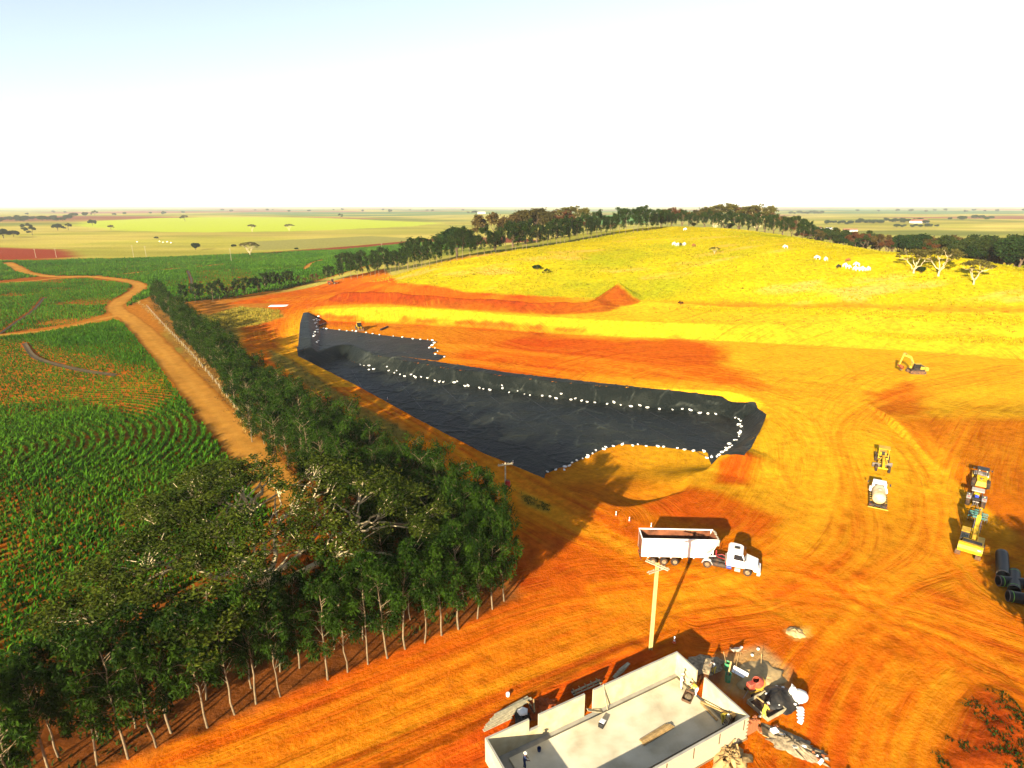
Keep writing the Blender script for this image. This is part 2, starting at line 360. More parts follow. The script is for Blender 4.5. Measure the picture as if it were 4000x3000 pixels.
# ------------------------------------------------------------------ ground sheet
def axis(lo, hi, step, far_lo, far_hi, g=1.045, mid=None):
    a = list(np.arange(lo, hi + 1e-6, step)); s = step; x = hi; b = []
    while x < far_hi: s = min(s*g, 900); x += s; b.append(x)
    s = step; x = lo; c = []
    while x > far_lo: s = min(s*g, 900); x -= s; c.append(x)
    return np.array(c[::-1] + a + b)
gx = axis(-78, 92, 0.48, -15000, 15000, 1.035)
gy = np.concatenate([axis(30, 165, 0.48, -260, 164, 1.15), axis(165.6, 262, 0.7, 165.5, 24000, 1.022)])
gy = np.unique(np.round(gy, 3))
GX, GY = np.meshgrid(gx, gy); gsh = GX.shape; X = GX.ravel(); Y = GY.ravel()
HG = H_site(X, Y)
# soil and cover kinds
C_OR = np.array([.48,.092,.0025]); C_RED = np.array([.34,.040,.0015]); C_SAND = np.array([.56,.185,.006]); C_YEL = np.array([.64,.345,.010])
C_PAST = np.array([.43,.335,.005]); C_PGRN = np.array([.29,.285,.007]); C_CANE = np.array([.42,.115,.010]); C_LIT = np.array([.17,.050,.012])
def mixc(c, k, b): return c*(1 - k[:, None]) + np.asarray(b)*k[:, None]
n1 = fbm(X, Y, 30, 4, 1); n2 = fbm(X, Y, 7, 4, 2); n3 = fbm(X, Y, 2.0, 3, 3); nb = fbm(X, Y, 120, 3, 9)
rr = np.hypot(X, Y)
# open country first: dry grazing, stubble, paler with dryness
col = np.tile(np.array([.32,.29,.04]), (len(X), 1))
col = mixc(col, sstep(.42, .62, fbm(X, Y*1.6, 260, 4, 21)), [.42,.34,.065]); col = mixc(col, sstep(.5, .7, fbm(X, Y, 400, 3, 23)), [.17,.19,.03])
col = mixc(col, sstep(.55, .62, fbm(X*.5, Y, 900, 3, 25))*sstep(1800, 2600, rr), [.24,.075,.04])
col = mixc(col, sstep(.56, .62, fbm(X*.4, Y, 1300, 3, 27))*sstep(2200, 3000, rr), [.09,.17,.05])
stk_ = fbm(X*.25, Y, 60, 4, 29); col = col*(1 + (stk_[:, None] - .5)*.9)
def zone(c, poly, color, soft=3.0, jag=2.0, amt=1.0):
    d = polysdf(X, Y, poly) + (n2 - .5)*2*jag
    return mixc(c, sstep(soft, -soft, d)*amt, color)
CANEZ = Z([(-900,1150),(-300,640),(0,562),(300,556),(560,545),(760,535),(930,518),(1010,530),(870,570),(640,622),(480,650),(390,655),(330,640),(310,655),(520,950),(620,1100),(560,1200),(330,1325),(0,1450),(-400,1610)])
YGF = Z([(190,478),(420,470),(700,470),(960,481),(870,489),(640,498),(420,500),(300,498),(170,488)])
REDF = Z([(-300,545),(0,533),(140,538),(170,556),(60,561),(-300,566)])
REDG = Z([(560,545),(760,530),(960,512),(1120,512),(1180,520),(1000,528),(820,533),(640,551)])
col = zone(col, YGF, [.40,.46,.03], 12, 30); col = zone(col, REDF, [.24,.036,.012], 4, 4); col = zone(col, REDG, [.20,.042,.016], 4, 4)
col = zone(col, Z([(540,520),(800,508),(920,515),(700,535),(540,540)]), [.26,.24,.06], 6, 6)
col = zone(col, Z([(1230,470),(1400,464),(1400,480),(1240,486)]), [.10,.26,.05], 12, 10)
col = mixc(col, sstep(230, 120, rr)*sstep(60, 20, X), [.26,.085,.016])
col = zone(col, CANEZ, C_CANE*.62, 3, 2); col = zone(col, Z([(-100,735),(60,735),(250,775),(350,800),(385,860),(300,905),(150,870),(-100,890)]), C_CANE, 6, 6)
col = mixc(col, sstep(-215, -170, X)*sstep(205, 235, Y)*sstep(345, 315, Y)*sstep(-90, -110, X), [.36,.13,.014]); col = mixc(col, sstep(-110, -90, X)*sstep(140, 160, Y)*sstep(345, 315, Y), C_SAND*.95)
# pasture on the hill
PAST = [G(790,608)[:2], G(860,612)[:2], G(1000,632)[:2], G(1150,640)[:2], G(1290,644)[:2], G(1400,650)[:2], G(1620,654)[:2], G(1900,656)[:2], G(2212,664)[:2], (250,150), (560,120), (560,330), (330,470), (150,560), (90,460)] + [G(1300,511)[:2], G(1130,537)[:2], G(1000,560)[:2], G(870,590)[:2]]
pc = C_PAST*(0.80 + 0.40*n1[:, None])*(.82 + .36*fbm(X*.22 + Y*.05, Y, 4.5, 4, 34)[:, None]); pc = mixc(pc, sstep(.48, .72, fbm(X, Y, 45, 4, 31)), C_PGRN); pc = mixc(pc, sstep(.60, .74, fbm(X*.35, Y, 14, 4, 33))*.8, [.62,.32,.06])
kp = sstep(3, -3, polysdf(X, Y, PAST) + (n2 - .5)*5); col = col*(1 - kp[:, None]) + pc*kp[:, None]
# bare earth of the works
WORKS = [(-45,20)] + Z([(100,1720),(420,1580),(760,1440),(1000,1350),(1120,1295),(1105,1230),(1055,1120),(915,996),(765,902),(648,832),(528,756),(520,700),(600,660),(480,662),(600,636),(760,606),(830,600)]) + [G(860,612)[:2], G(1000,630)[:2], G(1150,638)[:2], G(1290,642)[:2], G(1400,651)[:2], G(1620,668)[:2], G(1900,668)[:2], G(2212,676)[:2], (260,140), (300,-80), (-40,-80)]
kw = sstep(1.2, -1.2, polysdf(X, Y, WORKS) + (n3 - .5)*2.4)
wc = np.tile(C_OR, (len(X), 1)); wc = mixc(wc, sstep(.42, .66, n1), C_SAND*.92); wc = mixc(wc, sstep(.55, .8, n2)*.75, C_RED)
wc = mixc(wc, sstep(5, 50, X)*sstep(62, 104, Y)*.92, C_YEL*(.86 + .40*n2[:, None]))            # paler soil on the far side, with its overexposed brightness painted into the colour
wc = mixc(wc, sstep(.40, .60, n2)*sstep(60, 40, Y)*.5, C_OR*1.05)
def zw(poly, color, soft=2.0, jag=3.0, amt=1.0):
    global wc
    wc = mixc(wc, sstep(soft, -soft, polysdf(X, Y, poly) + (n2 - .5)*2*jag)*amt, color)
zw(Z([(1000,726),(1240,730),(1500,742),(1590,775),(1540,790),(1690,850),(1540,838),(1200,800),(980,775)], -1.2), C_RED*1.25 + np.array([.06,.01,0]), 5, 5, .9)   # damp red spread on the bench
zw(Z([(700,700),(1150,722),(1050,745),(960,770),(700,735)], -1.5), C_SAND, 4, 4, .6)
dsite = polysdf(X, Y, SITE); HB = np.gradient(HG.reshape(gsh), axis=0).ravel()
bat = sstep(.5, 1.5, dsite)*sstep(16, 9, dsite)*(Y > 150)*sstep(-100, -80, X)
wc = mixc(wc, bat*sstep(70, 20, X)*.85, C_YEL*.95); rz = np.clip((dsite/0.75 - 0)/7.0, 0, 1)
wc = mixc(wc, bat*sstep(.42, .56, fbm(X, Y*.02, 16, 3, 41))*sstep(5.0, 3.6, dsite + 2.2*fbm(X, Y*.1, 3.0, 3, 43))*sstep(45, 15, X)*.9, C_RED*1.35)
dr_ = linedist(X, Y, RIDGE); ck = np.hypot(X - RIDGE[-1][0], Y - RIDGE[-1][1])
wc = mixc(wc, np.maximum(sstep(8.5, 6, dr_), sstep(11, 9.5, ck))*sstep(1, 5, dsite)*(.7 + .3*n2), C_RED*(.42 + .35*n3[:, None]))
bank = sstep(0, 1, ((X - 76) - (Y - 92)*.22))*sstep(126, 118, Y)*sstep(60, 70, Y)
wc = mixc(wc, bank*.8, C_OR*.85)
zw(Z([(1400,1110),(1480,1062),(1560,1068),(1680,1130),(1660,1180),(1500,1150)], -1.0), C_RED*1.35, 2, 2, .8)
zw(Z([(1545,1000),(1610,985),(1640,1000),(1620,1050),(1540,1045)], -.5), C_RED*1.3, 1.5, 1, .9)
zw(Z([(1880,850),(1960,822),(1990,850),(2010,920),(1900,910)]), C_RED*1.5, 4, 4, .7); zw(Z([(1600,1285),(1650,1278),(1740,1320),(1690,1330)]), C_RED, .8, .8, .8)
zw(Z([(2060,1520),(2130,1440),(2220,1420),(2260,1680),(2020,1680)]), C_RED*.75, 1.5, 2, .85); zw(Z([(1880,1660),(1990,1480),(2050,1440),(2090,1480),(2010,1660)]), C_SAND, 1.2, 1.2, .75)  # first zone: dark rough soil, with the shadow on it put into the colour
zw(Z([(900,1680),(1060,1540),(1380,1400),(1430,1420),(1120,1560),(1040,1680)]), C_RED*1.25, 1.0, 1.0, .7)
zw(Z([(1555,1420),(1650,1395),(1700,1440),(1705,1500),(1640,1520),(1560,1490)]), [.45,.29,.12], .7, .8, .85)
zw(Z([(1500,1430),(1560,1425),(1560,1480),(1500,1470)]), [.10,.065,.035], .6, .6, .8)
zw(Z([(1700,1362),(1745,1355),(1750,1375),(1715,1380)]), [.75,.50,.12], .5, .5, .9)
col = col*(1 - kw[:, None]) + wc*kw[:, None]
# grassed strips on the terrace, grass left on the haul-road shoulder
def grassy(poly, color, soft=1.5, jag=1.5, amt=.9):
    global col
    col = mixc(col, sstep(soft, -soft, polysdf(X, Y, poly) + (n2 - .5)*2*jag)*amt, color)
def GP(pts): return [G(u, v)[:2] for u, v in pts]
STRIP1 = GP([(1470,664),(1700,664),(1950,672),(2230,684),(2230,704),(1950,690),(1700,678),(1500,672)]); grassy(STRIP1, C_PAST)
STRIP2 = GP([(1850,716),(2050,724),(2230,730),(2230,748),(2050,738),(1860,724)]); grassy(STRIP2, C_PAST*.95, 2, 2, .7)
WEDGE = Z([(430,690),(520,668),(605,678),(612,694),(560,706),(470,712),(430,740),(400,710)]); grassy(WEDGE, [.36,.27,.035], 2.5, 2.5)
grassy(Z([(400,690),(450,735),(530,760),(500,700),(440,680)]), [.10,.10,.018], 2, 2); grassy(Z([(580,755),(620,770),(770,870),(900,940),(860,960),(690,850),(590,780)]), [.17,.16,.03], 1.2, 1.5, .85)
grassy(Z([(1125,1062),(1190,1092),(1185,1106),(1130,1085)]), [.10,.12,.02], .8, .8, .9)
# litter under the planted rows, dry verge
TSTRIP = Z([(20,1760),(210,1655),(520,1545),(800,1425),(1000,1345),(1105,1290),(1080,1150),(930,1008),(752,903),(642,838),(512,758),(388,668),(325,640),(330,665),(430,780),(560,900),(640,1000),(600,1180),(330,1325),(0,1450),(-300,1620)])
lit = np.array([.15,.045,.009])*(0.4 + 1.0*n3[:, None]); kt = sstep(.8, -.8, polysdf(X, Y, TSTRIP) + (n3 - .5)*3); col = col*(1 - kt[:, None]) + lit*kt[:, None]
VERGE = Z([(318,645),(352,660),(425,735),(520,830),(600,910),(560,950),(525,940),(440,830),(370,735)]); grassy(VERGE, [.24,.115,.022], 1.0, 1.5, .9)
grassy(Z([(640,1180),(700,1140),(800,1170),(780,1230),(690,1260)]), C_OR*.85, 2, 2, .9)
# wheel ruts: paired lines pressed a few cm into the ground, paler or redder soil in them
RUT = np.zeros(len(X)); RCOL = np.zeros((len(X), 4))
def ruts(pts, gauge=2.0, w=0.45, tone=0.0, depth=0.05, px_=True, k=1.0, cleat=False, pair=True):
    p = spline(Z(pts) if px_ else pts, 6)
    lo = p.min(0) - 4; hi = p.max(0) + 4
    s = np.where((X > lo[0]) & (X < hi[0]) & (Y > lo[1]) & (Y < hi[1]))[0]
    if len(s) == 0: return
    d = linedist(X[s], Y[s], p); a = np.exp(-((d - gauge/2)/w)**2) if pair else np.exp(-(d/w)**2)
    br = .35 + .65*vnoise(X[s], Y[s], 3.5, int(abs(pts[0][0])*7 + abs(pts[0][1])) % 97); a = a*br*k
    RUT[s] += a*depth; c = C_SAND*1.15 if tone > 0 else C_RED*1.05; t = np.minimum(a*abs(tone), 1)
    RCOL[s, :3] = RCOL[s, :3]*(1 - t[:, None]) + c*t[:, None]; RCOL[s, 3] = np.maximum(RCOL[s, 3], t)
MASTER = [
 [(300,1690),(620,1560),(950,1430),(1250,1320),(1600,1270),(1900,1300),(2230,1400)],
 [(420,1700),(720,1580),(1050,1440),(1330,1330),(1650,1290),(1950,1350),(2240,1470)],
 [(560,1690),(860,1560),(1150,1440),(1400,1340),(1560,1260),(1720,1150),(1760,1000),(1700,900),(1560,840)],
 [(1300,1290),(1500,1270),(1700,1200),(1790,1080),(1800,960),(1780,880),(1900,800),(2100,770)],
 [(1500,1330),(1700,1290),(1860,1180),(1850,1040),(1830,920),(1960,850),(2200,800)],
 [(1680,1640),(1720,1500),(1800,1390),(1900,1300),(2000,1250),(2180,1200)],
 [(1600,1330),(1850,1290),(2050,1330),(2230,1400)],
 [(1640,1220),(1760,1240),(1900,1320),(2060,1420),(2220,1500)],
 [(1290,1120),(1120,1030),(950,925),(790,835),(650,755),(608,720),(625,680),(680,640),(760,615)],
 [(1330,1150),(1150,1060),(980,965),(820,870),(680,790),(600,730)],
 [(1500,1300),(1330,1180),(1180,1090),(1000,985)],
 [(1750,1350),(1560,1250),(1380,1190),(1220,1120),(1080,1030)],
 [(2180,860),(2100,900),(2050,980),(2020,1060),(2030,1150),(2100,1250),(2200,1320)],
 [(1890,930),(1960,960),(2020,1060),(2010,1180),(1900,1270)],
 [(1660,880),(1730,920),(1740,1000),(1700,1080),(1650,1010)],
 [(1950,1659),(1960,1580),(2000,1500),(2060,1440)],[(1850,1659),(1880,1560),(1900,1450)],[(1760,1659),(1800,1560),(1840,1440),(1900,1380)]]
for q, m in enumerate(MASTER):
    for r in range(6):
        dx, dy = random.uniform(-38, 38), random.uniform(-26, 26)
        ruts([(u + dx*(0.6 + .8*random.random()), v + dy*(0.6 + .8*random.random())*(v/1300)) for u, v in m], random.choice([1.9, 2.2, 0.8]), random.uniform(.22, .55), random.choice([.7, .55, -.6, -.8, .8]), random.uniform(.015, .06))
for i in range(26):    # graded arcs on the bench
    u0 = random.uniform(700, 1100); v0 = 715 + (u0-700)*.06 + random.uniform(0, 50)
    ruts([(u0, v0), (u0 + 250, v0 + 18 + random.uniform(-6, 10)), (u0 + 520, v0 + 52 + random.uniform(-8, 12)), (u0 + 760, v0 + 105 + random.uniform(-12, 16))], 2.0, random.uniform(.4, .9), random.choice([.6, -.6, .7]), .02)
for i in range(10):
    u0 = random.uniform(820, 1500); v0 = 745 + (u0-820)*.09 + random.uniform(-8, 14); a = random.uniform(30, 80)
    ruts([(u0, v0), (u0 + a, v0 - 8), (u0 + 1.5*a, v0 + 6), (u0 + a, v0 + 16)], 1.8, .4, .8, .02)
kk = (RCOL[:, 3]*kw*(1 - kt))[:, None]; rc = RCOL[:, :3]/np.maximum(RCOL[:, 3:4], 1e-6); rc = np.clip(rc, 0, .8)
col = col*(1 - .75*kk) + rc*.75*kk
HG = HG - RUT*kw
# clods and small relief on bare and planted soil
near = (np.abs(X) < 130) & (Y < 320)
HG = HG + near*((n3 - .5)*.10*kw + (n2 - .5)*.22*(kw*.6 + .4*kp)) + near*kt*(n3 - .5)*.25
rough2 = sstep(1.5, -1.5, polysdf(X, Y, Z([(2100,1480),(2160,1430),(2260,1420),(2260,1690),(2010,1690)]))); HG = HG + rough2*(fbm(X, Y, 1.1, 3, 51) - .4)*.7
edge = np.exp(-(linedist(X, Y, Z([(830,1680),(1000,1600),(1130,1530),(1250,1460),(1370,1400)]))/.8)**2); HG = HG + edge*(.15 + .45*fbm(X, Y, 1.2, 3, 52))
edge2 = np.exp(-(linedist(X, Y, Z([(150,1690),(440,1580),(760,1448),(1010,1350),(1110,1300)]))/.6)**2); HG = HG + edge2*(.05 + .30*fbm(X, Y, .9, 3, 53))
win = np.exp(-(linedist(X, Y, _nr)/1.0)**2); HG = HG + win*.25*fbm(X, Y, 1.5, 3, 54)
FL = np.full(len(X), 1e9); FS = np.zeros(len(X)); fs_ = np.where(kw > .02)[0]
for mi_ in (0, 2, 3, 4, 5, 7, 8, 12, 13, 15):
    p = spline(Z(MASTER[mi_]), 5); acc = 0.0
    for a_, b_ in zip(p[:-1], p[1:]):
        e = b_ - a_; L2 = e @ e; wx = X[fs_] - a_[0]; wy = Y[fs_] - a_[1]; t = np.clip((wx*e[0] + wy*e[1])/(L2 + 1e-12), 0, 1); dx = wx - e[0]*t; dy = wy - e[1]*t
        d = np.hypot(dx, dy); up = d < np.abs(FL[fs_]); sg_ = np.sign(e[0]*wy - e[1]*wx); q = fs_[up]; FL[q] = (d*np.where(sg_ == 0, 1, sg_))[up]; FS[q] = (acc + t*math.sqrt(L2))[up] + 200*mi_; acc += math.sqrt(L2)
_fl = np.abs(FL).reshape(gsh); _sg = np.sign(FL).reshape(gsh); _fs = FS.reshape(gsh); seam = np.zeros(gsh)
for ax, st_ in ((0, np.diff(gy)[:, None]), (1, np.diff(gx)[None, :])):
    j_ = (np.abs(np.diff(_fs, axis=ax)) > 3*st_ + .5) | ((np.diff(_sg, axis=ax) != 0) & (np.minimum(_fl[1:], _fl[:-1]) > 1.0 if ax == 0 else np.minimum(_fl[:, 1:], _fl[:, :-1]) > 1.0))
    if ax == 0: seam[1:] = np.maximum(seam[1:], j_); seam[:-1] = np.maximum(seam[:-1], j_)
    else: seam[:, 1:] = np.maximum(seam[:, 1:], j_); seam[:, :-1] = np.maximum(seam[:, :-1], j_)
sm_ = seam.copy()
for _k in range(3):
    sm_[1:-1, 1:-1] = np.maximum(seam[1:-1, 1:-1], (sm_[1:-1, 1:-1] + sm_[:-2, 1:-1] + sm_[2:, 1:-1] + sm_[1:-1, :-2] + sm_[1:-1, 2:])/5)
kfl = kw*(1 - kt)*(1 - np.clip(sm_.ravel()*1.2, 0, 1))
FLOW = np.stack([np.clip(FL, -200, 200), FS, kfl], -1)
nyy, nxx = gsh; idx = np.arange(nyy*nxx).reshape(gsh)
F = np.stack([idx[:-1, :-1], idx[:-1, 1:], idx[1:, 1:], idx[1:, :-1]], -1).reshape(-1, 4)
ground = link('ground', fast_mesh('ground', np.stack([X, Y, HG], -1), F, ['ground_soil'], True, np.clip(col*.79, .003, .9)))
_fa = ground.data.attributes.new('Flow', 'FLOAT_VECTOR', 'POINT'); _fa.data.foreach_set('vector', FLOW.astype(np.float32).ravel())
tag(ground, 'bare orange earth, dry pasture and fields reaching to the horizon', kind='structure')
_HGg = HG.reshape(gsh)
def hg(x, y):
    """height of the finished sheet"""
    x = np.asarray(x, float); y = np.asarray(y, float)
    i = np.clip(np.searchsorted(gx, x) - 1, 0, len(gx) - 2); j = np.clip(np.searchsorted(gy, y) - 1, 0, len(gy) - 2)
    fx = (x - gx[i])/(gx[i+1] - gx[i]); fy = (y - gy[j])/(gy[j+1] - gy[j])
    return (_HGg[j, i]*(1-fx) + _HGg[j, i+1]*fx)*(1-fy) + (_HGg[j+1, i]*(1-fx) + _HGg[j+1, i+1]*fx)*fy
def gz(x, y): return float(hg(np.array([x]), np.array([y]))[0])
def drape(poly, res, zoff, fn=None):
    """grid cut along an outline and laid on the ground; returns verts, faces"""
    p = np.asarray(poly, float); lo = p.min(0) - 2*res; hi = p.max(0) + 2*res
    xs = np.arange(lo[0], hi[0], res); ys = np.arange(lo[1], hi[1], res); A, B = np.meshgrid(xs, ys); sh = A.shape; a = A.ravel(); b = B.ravel()
    d = polysdf(a, b, p); e = .02
    out = (d > 0) & (d < 1.5*res)
    gxx = (polysdf(a[out] + e, b[out], p) - d[out])/e; gyy = (polysdf(a[out], b[out] + e, p) - d[out])/e
    a[out] -= gxx*d[out]; b[out] -= gyy*d[out]; keep = d < 1.5*res
    ii = np.arange(sh[0]*sh[1]).reshape(sh); f = np.stack([ii[:-1, :-1], ii[:-1, 1:], ii[1:, 1:], ii[1:, :-1]], -1).reshape(-1, 4)
    inner = (d < 0)[f]
    f = f[keep[f].all(1) & inner.any(1)]; use = np.unique(f); mp = -np.ones(len(a), int); mp[use] = np.arange(len(use)); f = mp[f]; a = a[use]; b = b[use]
    z = hg(a, b) + zoff
    if fn is not None: z = z + fn(a, b)
    return np.stack([a, b, z], -1), f
print('ground', round(time.time() - T0, 1))
# ------------------------------------------------------------------ plastic-lined basin
def liner_mat():
    m = bpy.data.materials.new('liner'); m.use_nodes = True; nt = m.node_tree; nt.nodes.clear(); N = nt.nodes.new; L = nt.links.new
    out = N('ShaderNodeOutputMaterial'); p = N('ShaderNodeBsdfPrincipled'); g = N('ShaderNodeNewGeometry')
    n = N('ShaderNodeTexNoise'); n.inputs['Scale'].default_value = 0.12; n.inputs['Detail'].default_value = 6; L(g.outputs['Position'], n.inputs['Vector'])
    cr = N('ShaderNodeValToRGB'); cr.color_ramp.elements[0].position = .48; cr.color_ramp.elements[0].color = (.006,.0085,.0075,1); cr.color_ramp.elements[1].position = .72; cr.color_ramp.elements[1].color = (.019,.022,.017,1)
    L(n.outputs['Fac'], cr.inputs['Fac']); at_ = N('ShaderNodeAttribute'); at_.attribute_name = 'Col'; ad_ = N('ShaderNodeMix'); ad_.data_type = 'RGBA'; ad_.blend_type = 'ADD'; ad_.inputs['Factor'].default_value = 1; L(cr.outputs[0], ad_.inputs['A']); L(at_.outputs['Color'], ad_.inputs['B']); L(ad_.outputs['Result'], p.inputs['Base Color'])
    mr = N('ShaderNodeMapRange'); mr.inputs['To Min'].default_value = .34; mr.inputs['To Max'].default_value = .65; L(n.outputs['Fac'], mr.inputs['Value']); L(mr.outputs[0], p.inputs['Roughness'])
    n2 = N('ShaderNodeTexNoise'); n2.inputs['Scale'].default_value = 0.9; n2.inputs['Detail'].default_value = 5; n2.inputs['Distortion'].default_value = 1.4; L(g.outputs['Position'], n2.inputs['Vector'])
    b = N('ShaderNodeBump'); b.inputs['Strength'].default_value = .7; b.inputs['Distance'].default_value = .25; L(n2.outputs['Fac'], b.inputs['Height']); L(b.outputs[0], p.inputs['Normal'])
    p.inputs['Specular IOR Level'].default_value = .09; L(p.outputs[0], out.inputs['Surface']); MAT['liner'] = m
liner_mat()
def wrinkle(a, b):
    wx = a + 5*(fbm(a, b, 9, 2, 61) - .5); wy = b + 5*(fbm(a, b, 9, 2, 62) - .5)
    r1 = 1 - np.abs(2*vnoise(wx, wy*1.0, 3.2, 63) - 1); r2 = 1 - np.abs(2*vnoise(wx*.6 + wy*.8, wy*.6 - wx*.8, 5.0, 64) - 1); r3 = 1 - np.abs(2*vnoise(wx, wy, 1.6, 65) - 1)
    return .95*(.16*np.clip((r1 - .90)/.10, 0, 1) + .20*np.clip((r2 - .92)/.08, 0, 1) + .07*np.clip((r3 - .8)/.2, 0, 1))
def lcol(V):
    w = np.clip((wrinkle(V[:, 0], V[:, 1]) - .10)/.22, 0, 1)*(.35 + .65*vnoise(V[:, 0], V[:, 1], 4, 66)); return w[:, None]*np.array([.055,.060,.048]) + .0005  # glints on the wrinkle ridges, painted in as a lighter tone
rimin = _off(_nr, .6)
LINE_B = Z([(1178,1024),(1240,1000),(1300,972),(1338,961),(1420,965),(1480,972),(1528,978),(1532,994)], ZP)
BASIN = [tuple(q) for q in rimin[:5]] + LINE_B + [G(u, v)[:2] for u, v in [(1560,985),(1608,985),(1640,935),(1656,895),(1632,870),(1560,856),(1400,838),(1250,822),(1106,806),(900,775),(790,759)]] + Z([(735,749),(700,744),(665,748),(642,760)], -1.4)
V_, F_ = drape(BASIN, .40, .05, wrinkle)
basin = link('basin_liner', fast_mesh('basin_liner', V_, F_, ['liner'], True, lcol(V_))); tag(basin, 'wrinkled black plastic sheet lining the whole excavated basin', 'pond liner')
BLIN = Z([(691,709),(760,716),(830,725),(890,731),(945,738),(925,750),(952,755),(933,764),(964,769),(945,780),(880,772),(790,760),(735,753),(692,750)], -1.5)
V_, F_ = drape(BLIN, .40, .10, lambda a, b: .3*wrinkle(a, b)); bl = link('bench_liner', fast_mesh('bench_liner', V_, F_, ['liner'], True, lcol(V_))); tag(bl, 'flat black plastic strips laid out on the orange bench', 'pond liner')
WLIN = [G(u, v)[:2] for u, v in [(655,676),(672,678),(689,684)]] + Z([(690,705),(692,745)], -1.4) + [G(u, v)[:2] for u, v in [(668,752),(643,757),(648,700)]]
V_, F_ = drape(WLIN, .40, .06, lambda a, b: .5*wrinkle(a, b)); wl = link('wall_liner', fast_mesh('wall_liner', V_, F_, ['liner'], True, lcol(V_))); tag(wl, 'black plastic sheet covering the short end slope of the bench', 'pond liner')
# welded seams across the basin floor
sm = MB()
mat('seam', (.02,.02,.022), .4)
for k in range(9):
    a = np.array(at_z(760 + k*92, 800 + k*13, ZP)); b = a + np.array([14.0, -34.0]) + np.array([k*.4, 0]); P_ = [a + (b - a)*t for t in np.linspace(0, 1, 26)]
    P_ = [q for q in P_ if polysdf(np.array([q[0]]), np.array([q[1]]), BASIN)[0] < -.3 and hg(np.array([q[0]]), np.array([q[1]]))[0] < ZP + .4]
    if len(P_) > 3: sm.tube([(q[0], q[1], gz(*q) + .07) for q in P_], .06, 4)
sm.obj('seam', 'seam', basin)
# ------------------------------------------------------------------ dirt roads through the cane
def road(name, pts, w, label, res=1.0, zoff=.07, jag=.9, tones=(C_SAND*1.05, C_OR), worldpts=None):
    c = spline(worldpts if worldpts is not None else Z(pts), 8); l = []; r = []
    for i in range(len(c)):
        t = c[min(i+1, len(c)-1)] - c[max(i-1, 0)]; t = t/np.hypot(*t); n = np.array([-t[1], t[0]]); ww = w*(w if False else 1)
        l.append(c[i] + n*(ww/2 + (random.random() - .5)*jag)); r.append(c[i] - n*(ww/2 + (random.random() - .5)*jag))
    M_ = 7; V = []; Cc = []
    for i in range(len(c)):
        for k in range(M_):
            f = k/(M_ - 1); q = l[i]*(1-f) + r[i]*f; V.append((q[0], q[1], gz(*q) + zoff - (.03 if k in (0, M_-1) else 0)))
            rutk = math.exp(-((abs(f - .5) - .24)/.09)**2); nn = float(fbm(np.array([q[0]]), np.array([q[1]]), 6, 3, 71)[0])
            base = tones[0]*(.75 + .5*nn); cc = base*(1 - .45*rutk) + tones[1]*.9*.45*rutk; Cc.append(cc if 0 < k < M_-1 else tones[1]*.8)
    F = [(i*M_+k, i*M_+k+1, (i+1)*M_+k+1, (i+1)*M_+k) for i in range(len(c)-1) for k in range(M_-1)]
    o = link(name, fast_mesh(name, V, F, ['soil'], True, np.array(Cc)*.66)); tag(o, label, kind='structure'); return c
RD = []
PALE = (np.array([.50,.235,.038]), np.array([.42,.15,.016]))
RD.append((road('dirt_road', [(640,1090),(570,1010),(500,930),(430,850),(345,752),(285,692),(250,668),(262,648),(300,622),(294,611),(255,603),(190,597),(110,597),(60,590),(35,578),(15,569)], 7.5, 'pale dirt road curving between the cane fields', tones=PALE), 8.5))
RD.append((road('dirt_track', [(275,678),(225,688),(150,706),(70,718),(-60,730),(-300,765)], 4.5, 'narrow dirt track branching off between two cane blocks', tones=PALE), 5.5))
RD.append((road('dirt_track', [(190,597),(130,600),(60,607),(-80,617)], 4.5, 'straight dirt track crossing the far cane block', tones=PALE), 5.5))
RD.append((road('dirt_track', [(195,597),(260,592),(325,585),(440,574),(520,566)], 4.0, 'thin dirt track running out to the power poles', tones=PALE), 5.0))
RD.append((road('dirt_track', [(660,585),(672,572),(700,562),(740,556)], 4.0, 'short curved dirt track beyond the long tree row', tones=PALE), 4.5))
# dark drainage cuts in the cane
DITCH = [[(95,642),(70,672),(30,700),(0,722)], [(405,585),(413,605),(412,632)], [(52,742),(80,775),(170,800),(250,812)], [(250,571),(300,566),(380,560)]]
